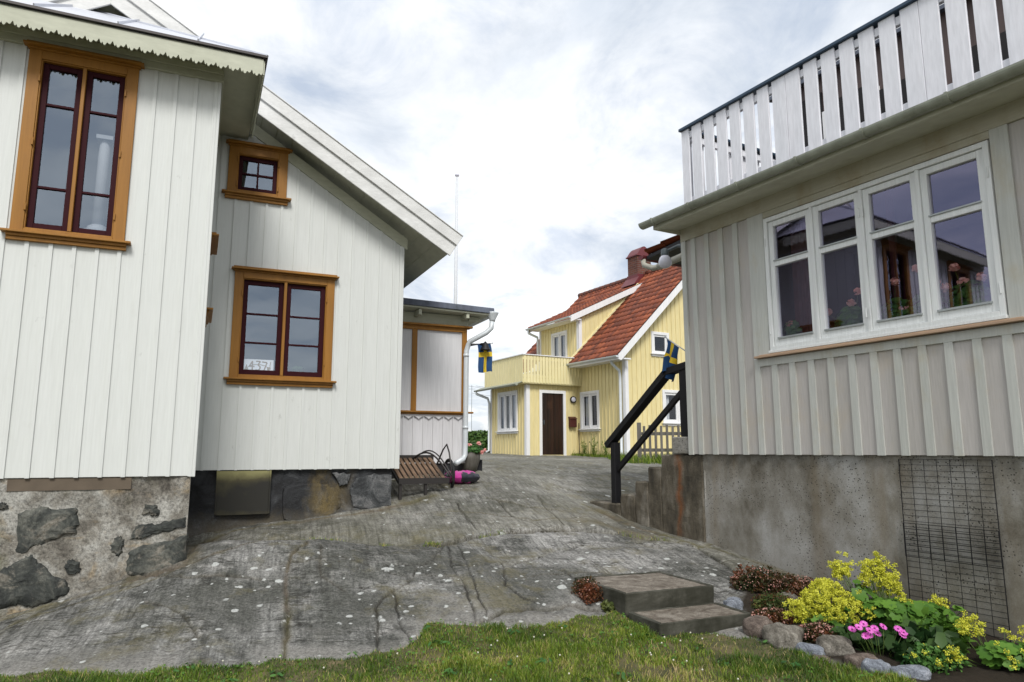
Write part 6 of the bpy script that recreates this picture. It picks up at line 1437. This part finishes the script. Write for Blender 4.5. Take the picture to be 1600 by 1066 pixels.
for a, z in offs:
    y0 = random.uniform(-.05, .05); c = Vector((a * 1.15, y0, z * .86)); nrm = Vector((random.uniform(-.3, .3) + a, -.6, .8)).normalized(); uu = nrm.cross(Vector((0, 0, 1))).normalized(); vv = nrm.cross(uu); r = .031
    cen.append((c, nrm))
    for k in range(14):
        t = 2 * pi * k / 14; d = uu * cos(t) + vv * sin(t); w = nrm.cross(d) * .0048; b = len(co); co += [tuple(c + d * .006 - w * .6), tuple(c + d * .006 + w * .6), tuple(c + d * r * .8 + w + nrm * .004), tuple(c + d * r + nrm * .002), tuple(c + d * r * .8 - w + nrm * .004)]; fa.append((b, b + 1, b + 2, b + 3, b + 4)); ti += [random.random()] * 5
m = MB(); m.v = co; m.f = fa; m.m = [0] * len(fa); m.tint = ti; m.build('petals', M['petal'], PD, recalc=False)
m = MB()
for c, nrm in cen: m.tube([c, c + nrm * .005], [.008, .005], 8)
m.build('flower_centre', plain('dark_purple_centre', (.16, .02, .10), .8), PD)
stems_obj([((c.x * .4, .0, 0), tuple(c)) for c, _ in cen], M['stem'], PD, .002)

# --- distant bush and heath
BS = empty('round_bush', (-1.35, 30, G(-1.35, 30)), 0, 'dense green bush seen between the porch corner and the yellow house', 'bush')
C, D = ball(3600, (0, 0, .35), (.95, .7, .62), .35); fan_leaves('foliage', C, D + RNG.normal(size=C.shape) * .5, .05, M['bush'], BS)
m = MB()
for a in range(6): m.tube([(0, 0, -.2), (.2 * cos(a), .2 * sin(a), .3), (.45 * cos(a), .35 * sin(a), .65)], [.03, .02, .01], 6)
m.build('branch', M['bark'], BS)
X = RNG.uniform(-14, 10, 26000); Y = RNG.uniform(36, 52, 26000); keep = fbm(X * .4, Y * .4, 3) > -.12; X, Y = X[keep], Y[keep]
C = np.stack([X, Y, far_z(X, Y) + RNG.uniform(0, .22, len(X))], -1); tag(fan_leaves('heath_shrubs', C, RNG.normal(size=C.shape) + [0, 0, .6], .10, M['heath']), kind='stuff')

# ================================================================== light, sky, camera
w = bpy.data.worlds.new('World'); scene.world = w; w.use_nodes = True; nt = w.node_tree; bg = nt.nodes['Background']
SUN_EL, SUN_AZ = radians(46), radians(170)        # azimuth from +Y, clockwise; behind the camera
sky = N(nt, 'ShaderNodeTexSky', sky_type='NISHITA'); sky.sun_disc = False; sky.sun_elevation = SUN_EL; sky.sun_rotation = SUN_AZ; sky.air_density = 1.0; sky.dust_density = 1.5
tc = N(nt, 'ShaderNodeTexCoord'); sx = N(nt, 'ShaderNodeSeparateXYZ'); nt.links.new(tc.outputs['Generated'], sx.inputs[0])
zz = math_(nt, 'ADD', math_(nt, 'MAXIMUM', sx.outputs[2], 0.0), .16)
cb = N(nt, 'ShaderNodeCombineXYZ'); nt.links.new(math_(nt, 'DIVIDE', sx.outputs[0], zz), cb.inputs[0]); nt.links.new(math_(nt, 'DIVIDE', sx.outputs[1], zz), cb.inputs[1])
mpn = N(nt, 'ShaderNodeMapping'); mpn.inputs['Location'].default_value = (3.1, 1.4, 0); mpn.inputs['Scale'].default_value = (1.0, .8, 1); nt.links.new(cb.outputs[0], mpn.inputs[0])
n1 = noise(nt, mpn.outputs[0], 1.15, 9, .56, .25); n2 = noise(nt, mpn.outputs[0], .45, 4, .5); n3 = noise(nt, mpn.outputs[0], 3.0, 8, .62, .5)
cl = ramp(nt, n1, [(.34, (.60, .68, .79)), (.43, (.82, .87, .94)), (.50, (1.04, 1.06, 1.09)), (.60, (1.2, 1.2, 1.2))])
cl = mixc(nt, ramp(nt, n2, [(.44, 0.0), (.58, .55)]), cl, (1.2, 1.2, 1.2))
cl = mixc(nt, 1.0, cl, ramp(nt, n3, [(.36, (.74, .79, .87)), (.50, (.98, .99, 1.0)), (.60, (1.08, 1.08, 1.08))]), 'MULTIPLY')
SC = 8.1
mul = N(nt, 'ShaderNodeMix', data_type='RGBA', blend_type='MULTIPLY'); mul.inputs[0].default_value = 1; nt.links.new(cl, mul.inputs[6]); mul.inputs[7].default_value = (SC, SC, SC, 1)
hor = ramp(nt, sx.outputs[2], [(0.0, .30), (.10, .14), (.3, .07)])
nt.links.new(mixc(nt, hor, mul.outputs[2], sky.outputs[0]), bg.inputs['Color']); bg.inputs['Strength'].default_value = .115
L = bpy.data.lights.new('sun', 'SUN'); L.energy = 2.8; L.angle = radians(18); L.color = (1, .975, .94)
so = bpy.data.objects.new('sun', L); COL.objects.link(so)
d = Vector((sin(SUN_AZ) * cos(SUN_EL), cos(SUN_AZ) * cos(SUN_EL), sin(SUN_EL))); so.rotation_euler = d.to_track_quat('Z', 'Y').to_euler(); so.location = d * 30
cam = bpy.data.cameras.new('camera'); cam.sensor_width = 36; cam.lens = 36 * 1100 / 1600; cam.clip_end = 2000; cam.clip_start = .05
co_ = bpy.data.objects.new('camera', cam); COL.objects.link(co_); co_.location = (0, 0, ZE); co_.rotation_euler = (radians(90) + math.atan(172 / 1100), 0, 0); scene.camera = co_
vs = scene.view_settings; vs.view_transform = 'Standard'; vs.look = 'None'; vs.exposure = 0.13; vs.gamma = 1.0; vs.use_curve_mapping = False
scene.render.engine = 'CYCLES'; scene.cycles.use_denoising = True; scene.cycles.max_bounces = 8; scene.cycles.transparent_max_bounces = 12
